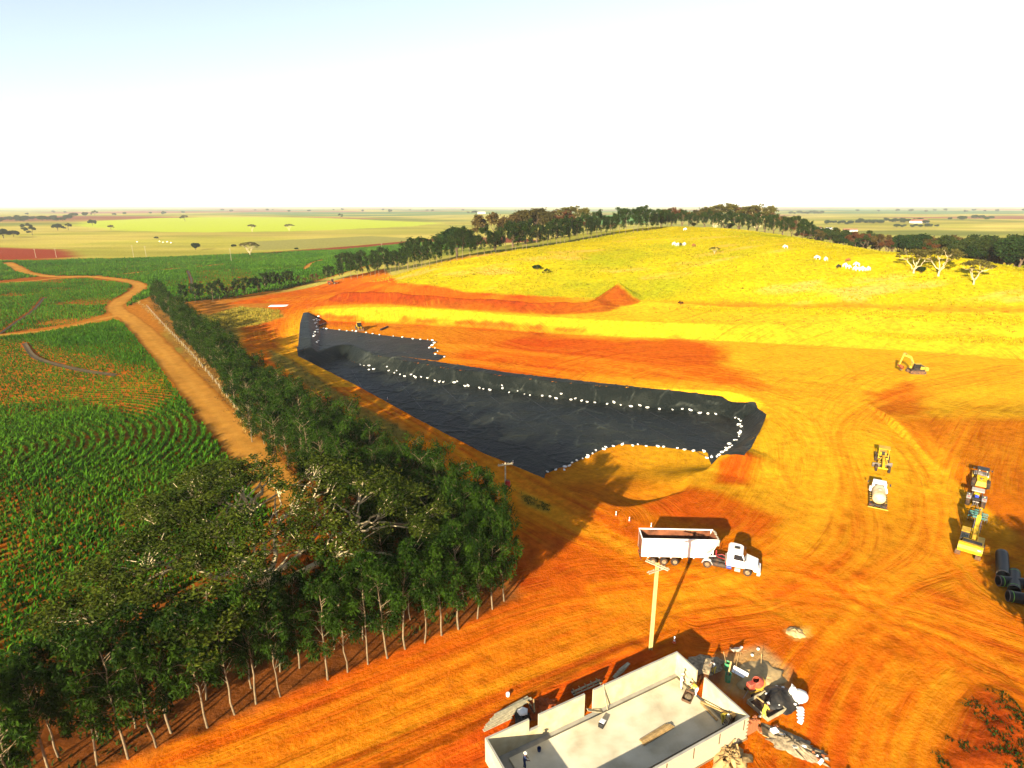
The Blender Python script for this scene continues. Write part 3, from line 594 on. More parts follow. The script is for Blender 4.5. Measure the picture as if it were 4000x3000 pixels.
# ------------------------------------------------------------------ leaves and blades as real geometry
def blades(bx, by, bz, n, ln, wd, lean, colr, jit=.15, cvar=.35, droop=.35, rng=RNG):
    """n arching blades round each base point; arrays of length m; colr (m,3)"""
    m = len(bx); N = m*n; rep = lambda a: np.repeat(np.broadcast_to(a, (m,)) if np.ndim(a) == 0 else a, n)
    X0 = rep(bx) + rng.normal(0, jit, N); Y0 = rep(by) + rng.normal(0, jit, N); Z0 = rep(bz)
    L_ = rep(ln)*rng.uniform(.6, 1.15, N); W_ = rep(wd)*rng.uniform(.7, 1.3, N); az = rng.uniform(0, 2*np.pi, N); le = rep(lean)*rng.uniform(.3, 1.4, N)
    dx, dy = np.cos(az), np.sin(az); px, py = -dy, dx
    h1 = L_*.55*np.cos(le); r1 = L_*.55*np.sin(le); le2 = le + droop + rng.uniform(0, .5, N); h2 = h1 + L_*.45*np.cos(le2); r2 = r1 + L_*.45*np.sin(le2)
    v = np.empty((N, 5, 3))
    for k, (r, h, w) in enumerate([(0, 0, .5), (0, 0, -.5), (r1, h1, .42), (r1, h1, -.42), (r2, h2, 0)]):
        v[:, k, 0] = X0 + dx*r + px*w*W_; v[:, k, 1] = Y0 + dy*r + py*w*W_; v[:, k, 2] = Z0 + h
    i = np.arange(N)[:, None]*5; f = np.concatenate([i + [0,1,3], i + [0,3,2], i + [2,3,4]], 0)
    c = np.repeat(colr, n, 0)*.70*(1 + rng.uniform(-cvar, cvar, N))[:, None]
    cc = np.repeat(c[:, None, :], 5, 1); cc[:, 4] *= 1.15
    return v.reshape(-1, 3), f, cc.reshape(-1, 3)
def join(parts):
    V = []; F = []; C = []; o = 0
    for v, f, c in parts: V.append(v); F.append(f + o); C.append(c); o += len(v)
    return np.concatenate(V), np.concatenate(F), np.concatenate(C)
def inpoly(x, y, p, m=0.0): return polysdf(x, y, p) < -m
# sugar cane
NOCANE = [TSTRIP, VERGE, WORKS]
def cane_rows(poly, kind, c0, rsp, step, keep):
    p = np.array(poly); out = []
    if kind == 'arc':
        dmax = np.hypot(p[:, 0] - c0[0], p[:, 1] - c0[1]).max(); r = 2.0
        while r < dmax:
            k = int(2*np.pi*r/step) + 1; t = np.arange(k)*2*np.pi/k; out.append(np.stack([c0[0] + r*np.cos(t)*c0[2], c0[1] + r*np.sin(t)*c0[3]], -1)); r += rsp
    else:
        a = c0[2]; d = np.array([math.cos(a), math.sin(a)]); n = np.array([-d[1], d[0]]); s = p @ n; t = p @ d
        for q in np.arange(s.min(), s.max(), rsp):
            tt = np.arange(t.min(), t.max(), step); w = 3.0*np.sin(tt/38.0 + q*.004); out.append(d*tt[:, None] + n*(q + w)[:, None])
    P_ = np.concatenate(out); P_ = P_ + RNG.normal(0, .10, P_.shape); P_ = P_[RNG.random(len(P_)) < keep]
    P_ = P_[inpoly(P_[:, 0], P_[:, 1], poly)]
    z_ = P_[:, 1]*CP + CAM_H*SP; u_ = 512 + FPX*P_[:, 0]/z_; P_ = P_[u_ > -70]
    for q in NOCANE: P_ = P_[~inpoly(P_[:, 0], P_[:, 1], q, -.5)]
    for c, w in RD: P_ = P_[linedist(P_[:, 0], P_[:, 1], c) > w/2]
    for dd in DITCH: P_ = P_[linedist(P_[:, 0], P_[:, 1], Z(dd)) > 1.3]
    return P_
NEARB = Z([(-420,1560),(-420,800),(-60,736),(80,722),(160,708),(250,692),(300,720),(420,850),(540,990),(600,1090),(530,1215),(330,1320),(0,1445)])
MIDB = Z([(-420,760),(-300,640),(0,613),(130,604),(190,601),(290,614),(290,624),(235,660),(225,680),(150,700),(0,722)])
FARB = Z([(-300,640),(-300,590),(0,566),(300,558),(560,547),(760,537),(930,521),(1005,533),(860,572),(640,620),(480,648),(390,655),(330,637),(270,665),(300,625),(290,606),(190,595),(100,596),(0,606)])
parts = []
for poly, kind, c0, rs, st, keep, nb_, ln, wd, lo_near in [
    (NEARB, 'arc', (-103,100,1,1), 1.65, .42, .98, 7, 1.55, .20, True), (MIDB, 'arc', (-175,215,1.3,1), 2.1, .62, .97, 5, 1.5, .25, False), (FARB, 'line', (0,0,R(75)), 1.8, 1.0, .97, 4, 2.0, .42, False)]:
    P_ = cane_rows(poly, kind, c0, rs, st, keep); x, y = P_[:, 0], P_[:, 1]
    sp_ = sstep(.50, .66, fbm(x, y, 26, 3, 81)); 
    if lo_near: sp_ = np.maximum(sp_*.5, sstep(4, -4, polysdf(x, y, Z([(-100,735),(60,735),(250,775),(350,800),(385,860),(300,905),(150,870),(-100,890)])))*.85)
    if kind == 'line': sp_ = np.maximum(sp_*.6, sstep(4, -4, polysdf(x, y, Z([(420,585),(520,578),(560,600),(520,630),(420,640)])))*.8)
    k = RNG.random(len(x)) > sp_*.18; x, y, sp_ = x[k], y[k], sp_[k]
    size = (1 - .64*sp_)*RNG.uniform(.75, 1.2, len(x)); tone = fbm(x, y, 18, 3, 82)[:, None]
    cc = np.array([.030,.125,.004])*(1 - tone) + np.array([.095,.220,.008])*tone
    parts.append(blades(x, y, hg(x, y) - .02, nb_, ln*size, wd*(.7 + .3*size), .45, cc, .11 if lo_near else .2, .45))
V_, F_, C_ = join(parts); cane = link('sugar_cane', fast_mesh('sugar_cane', V_, F_, ['crop'], False, C_)); tag(cane, 'young green sugar cane growing in curved rows', kind='stuff')
print('cane tris', len(F_), round(time.time() - T0, 1))
# pasture tufts, dry verge grass, weeds
def scatter(poly, n, clump=None, thr=.5, seed=0):
    p = np.array(poly); lo, hi = p.min(0), p.max(0); q = RNG.uniform(lo, hi, (n, 2)); q = q[inpoly(q[:, 0], q[:, 1], poly)]
    if clump: q = q[fbm(q[:, 0], q[:, 1], clump, 3, seed) > thr]
    return q[:, 0], q[:, 1]
parts = []
x, y = scatter([PAST[k] for k in range(9)] + [(230,160),(330,230),(250,330),(180,420),(120,470)] + PAST[-4:], 82000, 9, .42, 91); tone = fbm(x, y, 30, 3, 92)[:, None]
parts.append(blades(x, y, hg(x, y) - .03, 4, .62*RNG.uniform(.5, 1.3, len(x)), .26, .5, C_PAST*1.15*(1-tone) + C_PGRN*1.15*tone, .22, .35))
for (p0, p1) in [((1420,668),(2212,676)),((1480,690),(2212,704)),((900,600),(1500,570)),((1250,560),(2100,600)),((1050,615),(1900,632)),((1300,540),(1800,560))]:
    c = np.array([G(p0[0] + (p1[0]-p0[0])*t, p0[1] + (p1[1]-p0[1])*t)[:2] for t in np.linspace(0, 1, 90)]); x = c[:, 0] + RNG.normal(0, 3.0, 90); y = c[:, 1] + RNG.normal(0, 2.5, 90); parts.append(blades(x, y, hg(x, y), 5, .55, .2, .5, np.tile([.20,.13,.012], (90, 1)), .4, .5))
for poly, n in ((STRIP1, 5200), (STRIP2, 2600)):
    x, y = scatter(poly, n); parts.append(blades(x, y, hg(x, y) - .02, 4, .55, .24, .5, np.tile(C_PAST, (len(x), 1)), .2, .4))
x, y = scatter(WEDGE, 2600); parts.append(blades(x, y, hg(x, y) - .02, 5, .8, .22, .5, np.tile([.36,.29,.03], (len(x), 1)), .25, .4))
V_, F_, C_ = join(parts); gr = link('pasture_grass', fast_mesh('pasture_grass', V_, F_, ['crop'], False, C_)); tag(gr, 'dry yellow grass tufts covering the hill pasture', kind='stuff'); print('grass tris', len(F_))
parts = []
x, y = scatter(VERGE, 9000); parts.append(blades(x, y, hg(x, y) - .02, 5, .55, .12, .6, np.tile([.20,.095,.018], (len(x), 1)), .25, .5))
c = spline(Z([(300,652),(340,690),(395,745),(455,810),(510,880),(545,935)]), 40); x = c[:, 0] + RNG.normal(0, .5, len(c)); y = c[:, 1] + RNG.normal(0, .5, len(c)); parts.append(blades(x, y, hg(x, y), 8, .8, .10, .5, np.tile([.48,.33,.10], (len(x), 1)), .3, .3))
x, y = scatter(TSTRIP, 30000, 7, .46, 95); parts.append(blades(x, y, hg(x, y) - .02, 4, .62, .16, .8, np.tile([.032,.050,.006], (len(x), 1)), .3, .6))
x, y = scatter(Z([(1125,1062),(1190,1092),(1185,1106),(1130,1085)]), 260); parts.append(blades(x, y, hg(x, y), 5, .3, .07, .6, np.tile([.05,.06,.008], (len(x), 1)), .15, .4))
x, y = scatter(Z([(580,755),(620,770),(770,870),(900,940),(860,960),(690,850),(590,780)]), 2600); parts.append(blades(x, y, hg(x, y), 5, .5, .12, .6, np.tile([.16,.15,.025], (len(x), 1)), .2, .5))
for u, v, n, s in [(2110,1527,60,.5),(2130,1545,60,.6),(2165,1505,45,.5),(2185,1530,70,.6),(2200,1560,70,.6),(2205,1600,90,.8),(2190,1620,70,.7),(2170,1630,60,.6),(2060,1600,25,.35),(2090,1620,25,.4),(2030,1640,40,.5),(2200,1655,60,.6),(2140,1580,30,.4)]:
    n = max(5, n//3); a, b = at_z(u, v); x = a + RNG.normal(0, s, n); y = b + RNG.normal(0, s*.8, n); parts.append(blades(x, y, hg(x, y), 5, .26, .10, .8, np.tile([.018,.040,.004], (n, 1)), .14, .6))
V_, F_, C_ = join(parts); wd_ = link('weeds', fast_mesh('weeds', V_, F_, ['crop'], False, C_)); tag(wd_, 'dry verge grass and low green weeds', kind='stuff')
# ploughed ditches show as dark cut banks
mat('ditch', (.050,.032,.008), .95, var=.4, vscale=.6, bump=.4)
for d_ in DITCH:
    c = spline(Z(d_), 6); m = MB()
    for a, b in zip(c[:-1], c[1:]):
        t = (b - a)/np.hypot(*(b - a)); n = np.array([-t[1], t[0]]); q = [(a - n*.7, .02), (a, -.0), (a + n*.7, .35)]; r = [(b - n*.7, .02), (b, 0), (b + n*.7, .35)]
        vs_ = [(p[0], p[1], gz(*p) + z + .06) for p, z in q + r]; m._add(vs_, [(0,1,4,3),(1,2,5,4)])
    tag(m.obj('drainage_ditch', 'ditch'), 'dark cut earth bank between cane rows', kind='structure')
print('cover', round(time.time() - T0, 1))
# ------------------------------------------------------------------ trees
mat('bark_pale', (.22,.16,.085), .9, var=.35, vscale=3, bump=.3, bscale=12)
mat('bark_white', (.46,.37,.21), .9, var=.3, vscale=2, bump=.3)
mat('bark_dark', (.13,.085,.05), .95, var=.3, vscale=3, bump=.4)
def tubes_np(segs, n=5):
    V = []; F = []; o = 0
    for pts, rad in segs:
        pts = np.asarray(pts, float); m = len(pts)
        for i in range(m):
            d = pts[min(i+1, m-1)] - pts[max(i-1, 0)]; d = d/(np.linalg.norm(d) + 1e-9)
            a = np.cross(d, [0.31, 0.87, 0.2]); a /= np.linalg.norm(a) + 1e-9; b = np.cross(d, a)
            for k in range(n):
                t = 2*np.pi*k/n; V.append(pts[i] + rad[i]*(np.cos(t)*a + np.sin(t)*b))
        for i in range(m-1):
            for k in range(n): F.append((o+i*n+k, o+i*n+(k+1) % n, o+(i+1)*n+(k+1) % n, o+(i+1)*n+k))
        o += m*n
    return np.array(V), np.array(F)
def leaves(cent, rad, n, ln, wd, droop, colr, rng, cvar=.3, shell=.0):
    """n leaf blades in each clump; cent (m,3), rad (m,3)"""
    m = len(cent); N = m*n; g = rng.normal(0, 1, (N, 3)); g /= np.linalg.norm(g, axis=1)[:, None] + 1e-9; g *= (rng.random(N)**(.45 + .0*shell))[:, None]
    P = np.repeat(cent, n, 0) + g*np.repeat(rad, n, 0)
    az = rng.uniform(0, 2*np.pi, N); el = -droop + rng.normal(0, .5, N); d = np.stack([np.cos(az)*np.cos(el), np.sin(az)*np.cos(el), np.sin(el)], -1)
    s = rng.normal(0, 1, (N, 3)); s -= (s*d).sum(1)[:, None]*d; s /= np.linalg.norm(s, axis=1)[:, None] + 1e-9
    L_ = ln*rng.uniform(.6, 1.3, N)[:, None]; W_ = wd*rng.uniform(.7, 1.3, N)[:, None]
    v = np.stack([P, P + d*L_*.5 + s*W_*.5, P + d*L_, P + d*L_*.5 - s*W_*.5], 1).reshape(-1, 3)
    i = np.arange(N)[:, None]*4; f = np.concatenate([i + [0,1,2], i + [0,2,3]], 0)
    c = np.repeat(np.repeat(colr, n, 0)*.56*(1 + rng.uniform(-cvar, cvar, N))[:, None], 4, 0)
    return v, f, c
def pack_tree(name, wood, leaf, bark, bn=5):
    """returns (trunk mesh, crown mesh)"""
    V, F = tubes_np(wood, bn); t = fast_mesh(name + '_trunk', V, F, [bark], True)
    c = fast_mesh(name + '_crown', leaf[0], leaf[1], ['leaf'], False, leaf[2]) if leaf is not None else None
    return t, c
def eucalyptus(seed, H=13.8, dens=1.0, tone=(np.array([.006,.024,.0015]), np.array([.044,.100,.005])), base=.27, nl=66, wid=.95, lsz=.46):
    r = np.random.default_rng(seed); wood = []; tips = []
    n = 9; bx = np.cumsum(r.normal(0, .09, n)); by = np.cumsum(r.normal(0, .09, n)); z = np.linspace(0, H*.93, n)
    tr = np.stack([bx - bx[0], by - by[0], z], -1); wood.append((tr, np.linspace(.115, .025, n)))
    nb = int(25*dens)
    for k in range(nb):
        f = base + (1 - base)*((k + r.random())/nb)**.9; f = min(f, .97); i = f*(n-1); i0 = int(i); p = tr[i0] + (tr[min(i0+1, n-1)] - tr[i0])*(i - i0)
        L_ = (2.1*(1 - ((f - .60)/.55)**2) + .5)*r.uniform(.7, 1.25)*wid; a = r.uniform(0, 2*np.pi); up = r.uniform(.5, 1.1)
        e = p + np.array([np.cos(a)*L_*.8, np.sin(a)*L_*.8, L_*up*.75]); m_ = (p + e)/2 + [0, 0, .12*L_]; wood.append((np.array([p, m_, e]), [.035, .025, .012]))
        tips += [e, m_*.4 + e*.6 + r.normal(0, .25, 3) - [0, 0, .25]]
    tips += [tr[-1] + [0, 0, .3], tr[-1] - [0.1, 0, .5]]; tips = np.array(tips)
    rad = np.tile([.78, .78, .95], (len(tips), 1))*r.uniform(.65, 1.2, (len(tips), 1))*(.8 + .2*wid)
    t = r.random((len(tips), 1)); c = tone[0]*(1-t) + tone[1]*t
    return pack_tree('eucalyptus', wood, leaves(tips, rad, nl, lsz, lsz*.30, .75, c, r), 'bark_pale')
def branching(seed, H, Rr, trunk_h, forks, levels, bark, leafspec, r0=.3, flat=.55, spread=1.0, rise=.7, name='tree'):
    r = np.random.default_rng(seed); wood = []; tips = []
    def grow(p, d, L_, rad, lv):
        q = [p]; dd = d.copy()
        for k in range(3):
            dd = dd + r.normal(0, .16, 3) + np.array([0, 0, .10*(1 if lv < 2 else -.2)]); dd /= np.linalg.norm(dd); q.append(q[-1] + dd*L_/3)
        q = np.array(q); top = H*(.98 - .16*(np.hypot(q[:, 0], q[:, 1])/Rr)**2); q[:, 2] = np.minimum(q[:, 2], top + r.normal(0, .12, 4)); wood.append((q, np.linspace(rad, rad*.55, 4)))
        if lv >= levels: tips.append(q[-1]); tips.append((q[-2] + q[-1])/2 + r.normal(0, .3, 3)); return
        for k in range(forks if lv > 0 else forks + 2):
            a = r.uniform(0, 2*np.pi); out = q[-1]*[1, 1, 0]; out = out/(np.linalg.norm(out) + 1e-6)
            nd = dd*.75 + np.array([np.cos(a), np.sin(a), 0])*spread*.75 + out*.35 + np.array([0, 0, r.uniform(0, .35)*rise]); nd /= np.linalg.norm(nd)
            grow(q[-1] if k else q[-1], nd, L_*r.uniform(.62, .86), rad*.58, lv + 1)
    base = np.array([[0, 0, -.1], r.normal(0, .05, 3)*[1, 1, 0] + [0, 0, trunk_h*.5], r.normal(0, .12, 3)*[1, 1, 0] + [0, 0, trunk_h]]); wood.append((base, [r0*1.25, r0, r0*.95]))
    n0 = forks + 2
    for k in range(n0):
        a = 2*np.pi*(k + r.random()*.7)/n0; d = np.array([np.cos(a)*spread, np.sin(a)*spread, rise]); d /= np.linalg.norm(d); grow(base[-1], d, Rr*.42, r0*.62, 1)
    tips = np.array(tips); cl, n, ln, wd, dr, ca, cb, cov = leafspec
    k = r.random(len(tips)) < cov; tt = tips[k]; rad = np.tile([cl, cl, cl*flat], (len(tt), 1))*r.uniform(.6, 1.25, (len(tt), 1)); t = r.random((len(tt), 1))
    lf = leaves(tt, rad, n, ln, wd, dr, np.array(ca)*(1-t) + np.array(cb)*t, r) if len(tt) else None
    return pack_tree(name, wood, lf, bark)
def plant(kind, meshes, x, y, s=1.0, label='', cat='tree', group=None, rz=None, sz=None, z=None, sink=.05):
    o = thing(kind, label, cat, (x, y, (gz(x, y) if z is None else z) - sink), random.uniform(0, 6.28) if rz is None else rz, group)
    sw = s*random.uniform(.88, 1.14); o.scale = (sw, sw*random.uniform(.92, 1.08), s*(sz or 1.0)); o.rotation_euler = (random.gauss(0, .025), random.gauss(0, .025), o.rotation_euler[2]); link('trunk', meshes[0], o)
    if meshes[1] is not None: link('crown', meshes[1], o)
    return o
EU = [eucalyptus(100 + k) for k in range(7)]
EUF = [eucalyptus(200 + k, 12.0, 1.0, (np.array([.010,.030,.004]), np.array([.038,.074,.008])), .30, 34, 1.15, .8) for k in range(4)]
EUL = [eucalyptus(400 + k, 12.0, 1.15, base=.07, nl=50, wid=1.15) for k in range(4)]
EUB = [eucalyptus(300 + k, 9, .6, (np.array([.10,.045,.012]), np.array([.17,.085,.02])), .2, 34, 1.0, .7) for k in range(2)]
# front planting along the access road
FRONT = [(400,1520),(530,1497),(645,1450),(705,1385),(855,1365),(968,1315),(1055,1270),(1155,1240),(1350,1172),(1432,1140),(1515,1105),(1595,1080),(1668,1045),(1748,1017),(1818,987),(1887,962),(1965,920),(2027,880),(2075,842)]
fr = [at_z(cx*.949*.553, (1550 + cy_*.949)*.553) for cx, cy_ in FRONT]
fr = [at_z(60,1770), at_z(-30,1690), at_z(120,1700)][:1] + [(fr[0][0] - 2.6, fr[0][1] - 1.3), (fr[0][0] - 5.0, fr[0][1] - 2.4)] + fr
a, b = np.array(fr[3]), np.array(fr[-1]); d = (b - a)/np.hypot(*(b - a)); nrm = np.array([-d[1], d[0]]); nE = 0
GF = 'eucalyptus planted along the access road'
for q in fr:
    plant('eucalyptus_tree', EU[nE % 7], q[0], q[1], random.uniform(.84, 1.0), 'slender pale-trunked eucalyptus in the outer row beside the wide access road', 'tree', GF); nE += 1
L_ = float(np.hypot(*(b - a)))
for row in (1,):
    t = -9.0
    while t < L_ + .5:
        q = a + d*(t + random.uniform(-.7, .7)) + nrm*(row*2.6 + random.uniform(-.8, .8)); t += 3.0
        plant('eucalyptus_tree', EU[nE % 7], q[0], q[1], random.uniform(.72, .92), 'slender eucalyptus behind the outer row beside the access road', 'tree', 'eucalyptus in the inner rows along the access road'); nE += 1
for q in [(0,0),(-3,3.2),(1.2,3.6),(-1.8,6.5),(2.0,7.0),(-5,6.5),(-4.5,9.5),(-.5,10)]:
    plant('eucalyptus_tree', EU[nE % 7], b[0] - 3.2 + q[0]*.9, b[1] + 2.0 + q[1]*.9, random.uniform(.82, .98), 'leafy eucalyptus crowded in the corner by the pole with the red transformer', 'tree', 'eucalyptus crowded in the planting corner'); nE += 1
# planting along the haul road
dg = spline(Z([(1050,1215),(985,1140),(875,1062),(755,992),(655,930),(565,862),(495,800),(420,735),(368,685),(338,655)]), 30)
seg = np.concatenate([[0], np.cumsum(np.hypot(*np.diff(dg, axis=0).T))]); tot = seg[-1]; s = 2.0; k = 0
while s < tot:
    i = np.searchsorted(seg, s) - 1; p = dg[i] + (dg[i+1] - dg[i])*((s - seg[i])/(seg[i+1] - seg[i])); t = dg[i+1] - dg[i]; t /= np.hypot(*t); n_ = np.array([-t[1], t[0]])
    for off in ((0, 3.4, 6.6, 9.6, 13.0) if s < 38 else (0, 3.4, 6.6, 9.8) if s < 66 else (0, 3.3, 6.0) if s < 100 else (0, 2.8) if s < tot*.7 else (0,)):
        q = p + n_*(off + random.uniform(-.9, .9)) + t*random.uniform(-1.3, 1.3)
        plant('eucalyptus_tree', EUL[nE % 4], q[0], q[1], random.uniform(.66, 1.0), 'bushy eucalyptus in the belt between the haul road and the dry verge', 'tree', 'eucalyptus belt along the haul road'); nE += 1
    s += 4.2 if s < 100 else 3.6
print('eucalyptus near', nE)
# long row along the pasture edge
bk = [G(u, v) for u, v in [(400,655),(480,648),(600,624),(720,607),(850,590),(920,577),(1000,561),(1130,539),(1300,512),(1400,499)]] + [(at_y(1460,488,432)[0], 432), (at_y(1600,490,414)[0], 414), (at_y(1750,510,366)[0], 366)]
bk = spline([q[:2] for q in bk], 24); seg = np.concatenate([[0], np.cumsum(np.hypot(*np.diff(bk, axis=0).T))]); tot = seg[-1]; s = 0.0
while s < tot - 1:
    i = np.searchsorted(seg, s, 'right') - 1; i = min(max(i, 0), len(bk) - 2); p = bk[i] + (bk[i+1] - bk[i])*((s - seg[i])/(seg[i+1] - seg[i])); g = s/tot
    young = g < .22; q = p + RNG.normal(0, .6, 2)
    if young and random.random() < .4: plant('sapling', EUB[k % 2], q[0], q[1], random.uniform(.45, .75), 'small brown-leaved sapling at the young end of the long tree row', 'tree', 'saplings at the end of the long tree row')
    else:
        plant('eucalyptus_tree', EUF[nE % 4], q[0], q[1], random.uniform(.70, .85) if young else random.uniform(.9, 1.4)*(1 if g < .70 else .74), 'dark green eucalyptus in the long single row edging the yellow pasture', 'tree', 'eucalyptus row along the pasture edge'); nE += 1
    k += 1; s += random.uniform(3.0, 4.6) if not young else random.uniform(3.4, 4.8)
print('eucalyptus all', nE)
# the big spreading tree
def umbrella(seed, H, Rr, trunk_h, ntip, n2, n1, bark, leafspec, r0, gap=.45, dome=.30, name='spreading_tree'):
    """flat-topped tree: leaf clumps over a shallow dome, gathered into limbs"""
    r = np.random.default_rng(seed); P_ = []
    while len(P_) < ntip:
        a = r.uniform(0, 2*np.pi); q = Rr*np.sqrt(r.random()); x, y = q*np.cos(a), q*np.sin(a); edge_ = Rr*(.80 + .22*np.sin(3*a + seed) + .10*np.sin(7*a))
        if q > edge_ or (vnoise(np.array([x]), np.array([y]), Rr*.30, seed)[0] < gap and q < .9*Rr and r.random() < .9): continue
        P_.append((x, y, H*(1 - dome*(q/Rr)**2) - r.random()**2*H*.16))
    P_ = np.array(P_)
    def pick(A, k):
        s = [int(r.integers(len(A)))]; d = np.linalg.norm(A - A[s[0]], axis=1)
        for _ in range(k-1): i = int(np.argmax(d)); s.append(i); d = np.minimum(d, np.linalg.norm(A - A[i], axis=1))
        return A[s]
    C2 = pick(P_, n2); C1 = pick(C2*[.62, .62, 1], n1); C1[:, 2] = H*(.50 + .12*r.random(n1)); C1[:, :2] *= .72; C2b = C2.copy(); C2b[:, :2] *= .86; C2b[:, 2] -= H*.10
    wood = [(np.array([[0,0,-.2],[.1,.05,trunk_h*.5],[0,.1,trunk_h]]), [r0*1.3, r0, r0*.95])]; top = np.array([0, .1, trunk_h])
    def limb(a, b, ra, rb, sag, n=6):
        t = np.linspace(0, 1, n)[:, None]; m = a*(1-t) + b*t; m[:, 2] += (np.sin(np.pi*t[:, 0]))*sag; w = r.normal(0, .05*np.linalg.norm(b-a), (n, 3)); w[0] = w[-1] = 0; wood.append((m + w, np.linspace(ra, rb, n)))
    for c in C1: limb(top, c, r0*.60, r0*.34, -.3)
    for c in C2b: k = int(np.argmin(np.linalg.norm(C1[:, :2] - c[:2], axis=1))); limb(C1[k], c, r0*.26, r0*.12, .3)
    for c in P_: k = int(np.argmin(np.linalg.norm(C2b - c, axis=1))); limb(C2b[k], c, r0*.10, r0*.035, .15, 4)
    cl, n, ln, wd, dr, ca, cb, cov = leafspec; t = r.random((len(P_), 1)); rad = np.tile([cl, cl, cl*.34], (len(P_), 1))*r.uniform(.6, 1.3, (len(P_), 1))
    k = r.random(len(P_)) < cov
    return pack_tree(name, wood, leaves(P_[k], rad[k], n, ln, wd, dr, np.array(ca)*(1-t[k]) + np.array(cb)*t[k], r), bark)
BIG = umbrella(17, 15.0, 20.0, 2.8, 520, 56, 9, 'bark_white', (1.55, 110, .38, .16, .1, [.026,.052,.003], [.092,.118,.008], .97), .60, .40, .30)
x, y = at_z(598, 1303); o = plant('spreading_tree', BIG, x, y, 1.0, 'huge flat-crowned tree with pale forking limbs between the cane and the eucalyptus', 'tree', rz=1.1); print('big tree leaves', len(BIG[1].polygons))
# woods and single trees
AC = [umbrella(40 + k, 11.0, 8.0, 2.0, 60, 16, 5, 'bark_white', (1.2, 46, .7, .34, .1, [.09,.085,.016], [.17,.145,.03], .85), .36, .38, .28, 'pale_tree') for k in range(3)]
RU = [branching(60 + k, 11.0, 6.5, 2.6, 2, 4, 'bark_dark', (1.5, 64, .75, .4, .2, ca, cb, .95), .28, .6, .75, .95, 'wood_tree') for k, (ca, cb) in enumerate([([.10,.035,.012],[.20,.075,.022]), ([.055,.050,.012],[.13,.10,.022]), ([.09,.055,.015],[.17,.12,.03]), ([.022,.045,.009],[.06,.085,.016])])]
DK = [branching(80 + k, 9.5, 6.2, 2.0, 3, 3, 'bark_dark', (1.9, 130, .7, .4, .2, [.012,.036,.008], [.035,.075,.014], 1.0), .35, .65, .8, .9, 'round_tree') for k in range(2)]
RD2 = [branching(90 + k, 8, 5.0, .8, 3, 2, 'bark_dark', (2.0, 90, .9, .5, .2, [.014,.040,.010], [.04,.075,.016], 1.0), .3, .8, .9, .8, 'far_tree') for k in range(2)]
def PLc(u, Yd, v=470): d = ray(u, v); return d[0]/d[1]*Yd, Yd
x, y = PLc(985, 350); plant('round_tree', DK[0], x, y, (at_y(985, 484, 350)[2] - gz(x, y))/9.6, 'dark round evergreen tree rising alone behind the long tree row')
HM = {}
def toscale(m, u, vt, Yd, x, y):
    if id(m) not in HM: HM[id(m)] = max(v.co.z for v in (m[1] or m[0]).vertices)
    return min(max((at_y(u, vt, Yd)[2] - gz(x, y))/HM[id(m)], .5), 2.4)
for i, (u, Yd, s, m, lab) in enumerate([(1068,405,1.5,RU[2],'olive-leaved wide tree at the open end of the brown grove'),(1108,420,1.35,RU[2],'thin olive tree standing second in the brown grove'),(1135,430,1.45,RU[1],None),(1160,425,1.45,RU[1],None),(1185,440,1.35,RU[0],None),(1215,445,1.4,RU[0],None),(1240,450,1.5,AC[1],'bare-topped tree rising above the brown grove'),(1150,450,1.5,RU[1],None),(1205,460,1.4,RU[2],None),(1270,430,.8,RU[0],'low rust-red tree beside the gap in the tree row')]):
    x, y = PLc(u, Yd); s = toscale(m, u, {1068:455,1108:462,1135:452,1160:447,1185:455,1215:452,1240:442,1150:450,1205:450,1270:470}[u], Yd, x, y); plant('wood_tree', m, x, y, s, lab or 'brown and olive wild tree in the grove behind the tree row', 'tree', 'grove behind the tree row')
for i, (u, Yd, s, m, lab) in enumerate([(1290,440,.75,RU[0],None),(1325,440,.7,RU[0],None),(1428,455,1.25,RU[0],None),(1452,460,1.35,RU[0],None),(1475,465,1.25,RU[0],None),(1500,470,1.25,RU[2],None),(1525,460,1.35,RU[1],None),(1545,470,1.7,AC[0],'tall bare pale tree above the hilltop wood'),(1570,465,1.75,AC[2],'widest bare pale tree above the hilltop wood'),(1598,455,1.35,RU[0],None),(1618,450,1.4,RU[2],None),(1638,440,1.8,AC[1],'pale forked tree at the falling end of the hilltop wood'),(1655,430,1.2,RU[2],None),(1675,425,1.1,RU[0],None),(1695,420,1.1,RU[2],None),(1715,412,1.0,RU[0],None),(1560,440,1.1,RU[3],None),(1600,435,1.0,RU[3],None),(1490,450,1.0,RU[3],None)]):
    x, y = PLc(u, Yd); s = toscale(m, u, {1290:478,1325:474,1428:445,1452:440,1475:444,1500:446,1525:442,1545:435,1570:430,1598:440,1618:440,1638:432,1655:450,1675:453,1695:459,1715:470,1560:450,1600:455,1490:455}[u] + 6, Yd, x, y); plant('wood_tree', m, x, y, s, lab or 'rust-brown or green wild tree in the hilltop wood behind the row', 'tree', 'hilltop wood')
wl_ = 0
for u in range(1735, 2300, 13):
    for dd in (0, 1):
        Yd = 388 - (u - 1735)*.22 + dd*36 + random.uniform(-10, 10); x, y = PLc(u + random.uniform(-6, 6), Yd, 520); m = random.choice([RU[3], RU[3], DK[1], RU[1], RU[2], RU[0]]) if u < 2060 else random.choice([DK[1], DK[0], RU[3]])
        plant('wood_tree', m, x, y, toscale(m, u, np.interp(u, [1735,1900,2060,2212,2300], [484,503,508,505,505]) + random.uniform(-3, 14), Yd, x, y), 'wild tree in the dense wood falling away behind the pasture ridge', 'tree', 'wood behind the pasture ridge'); wl_ += 1
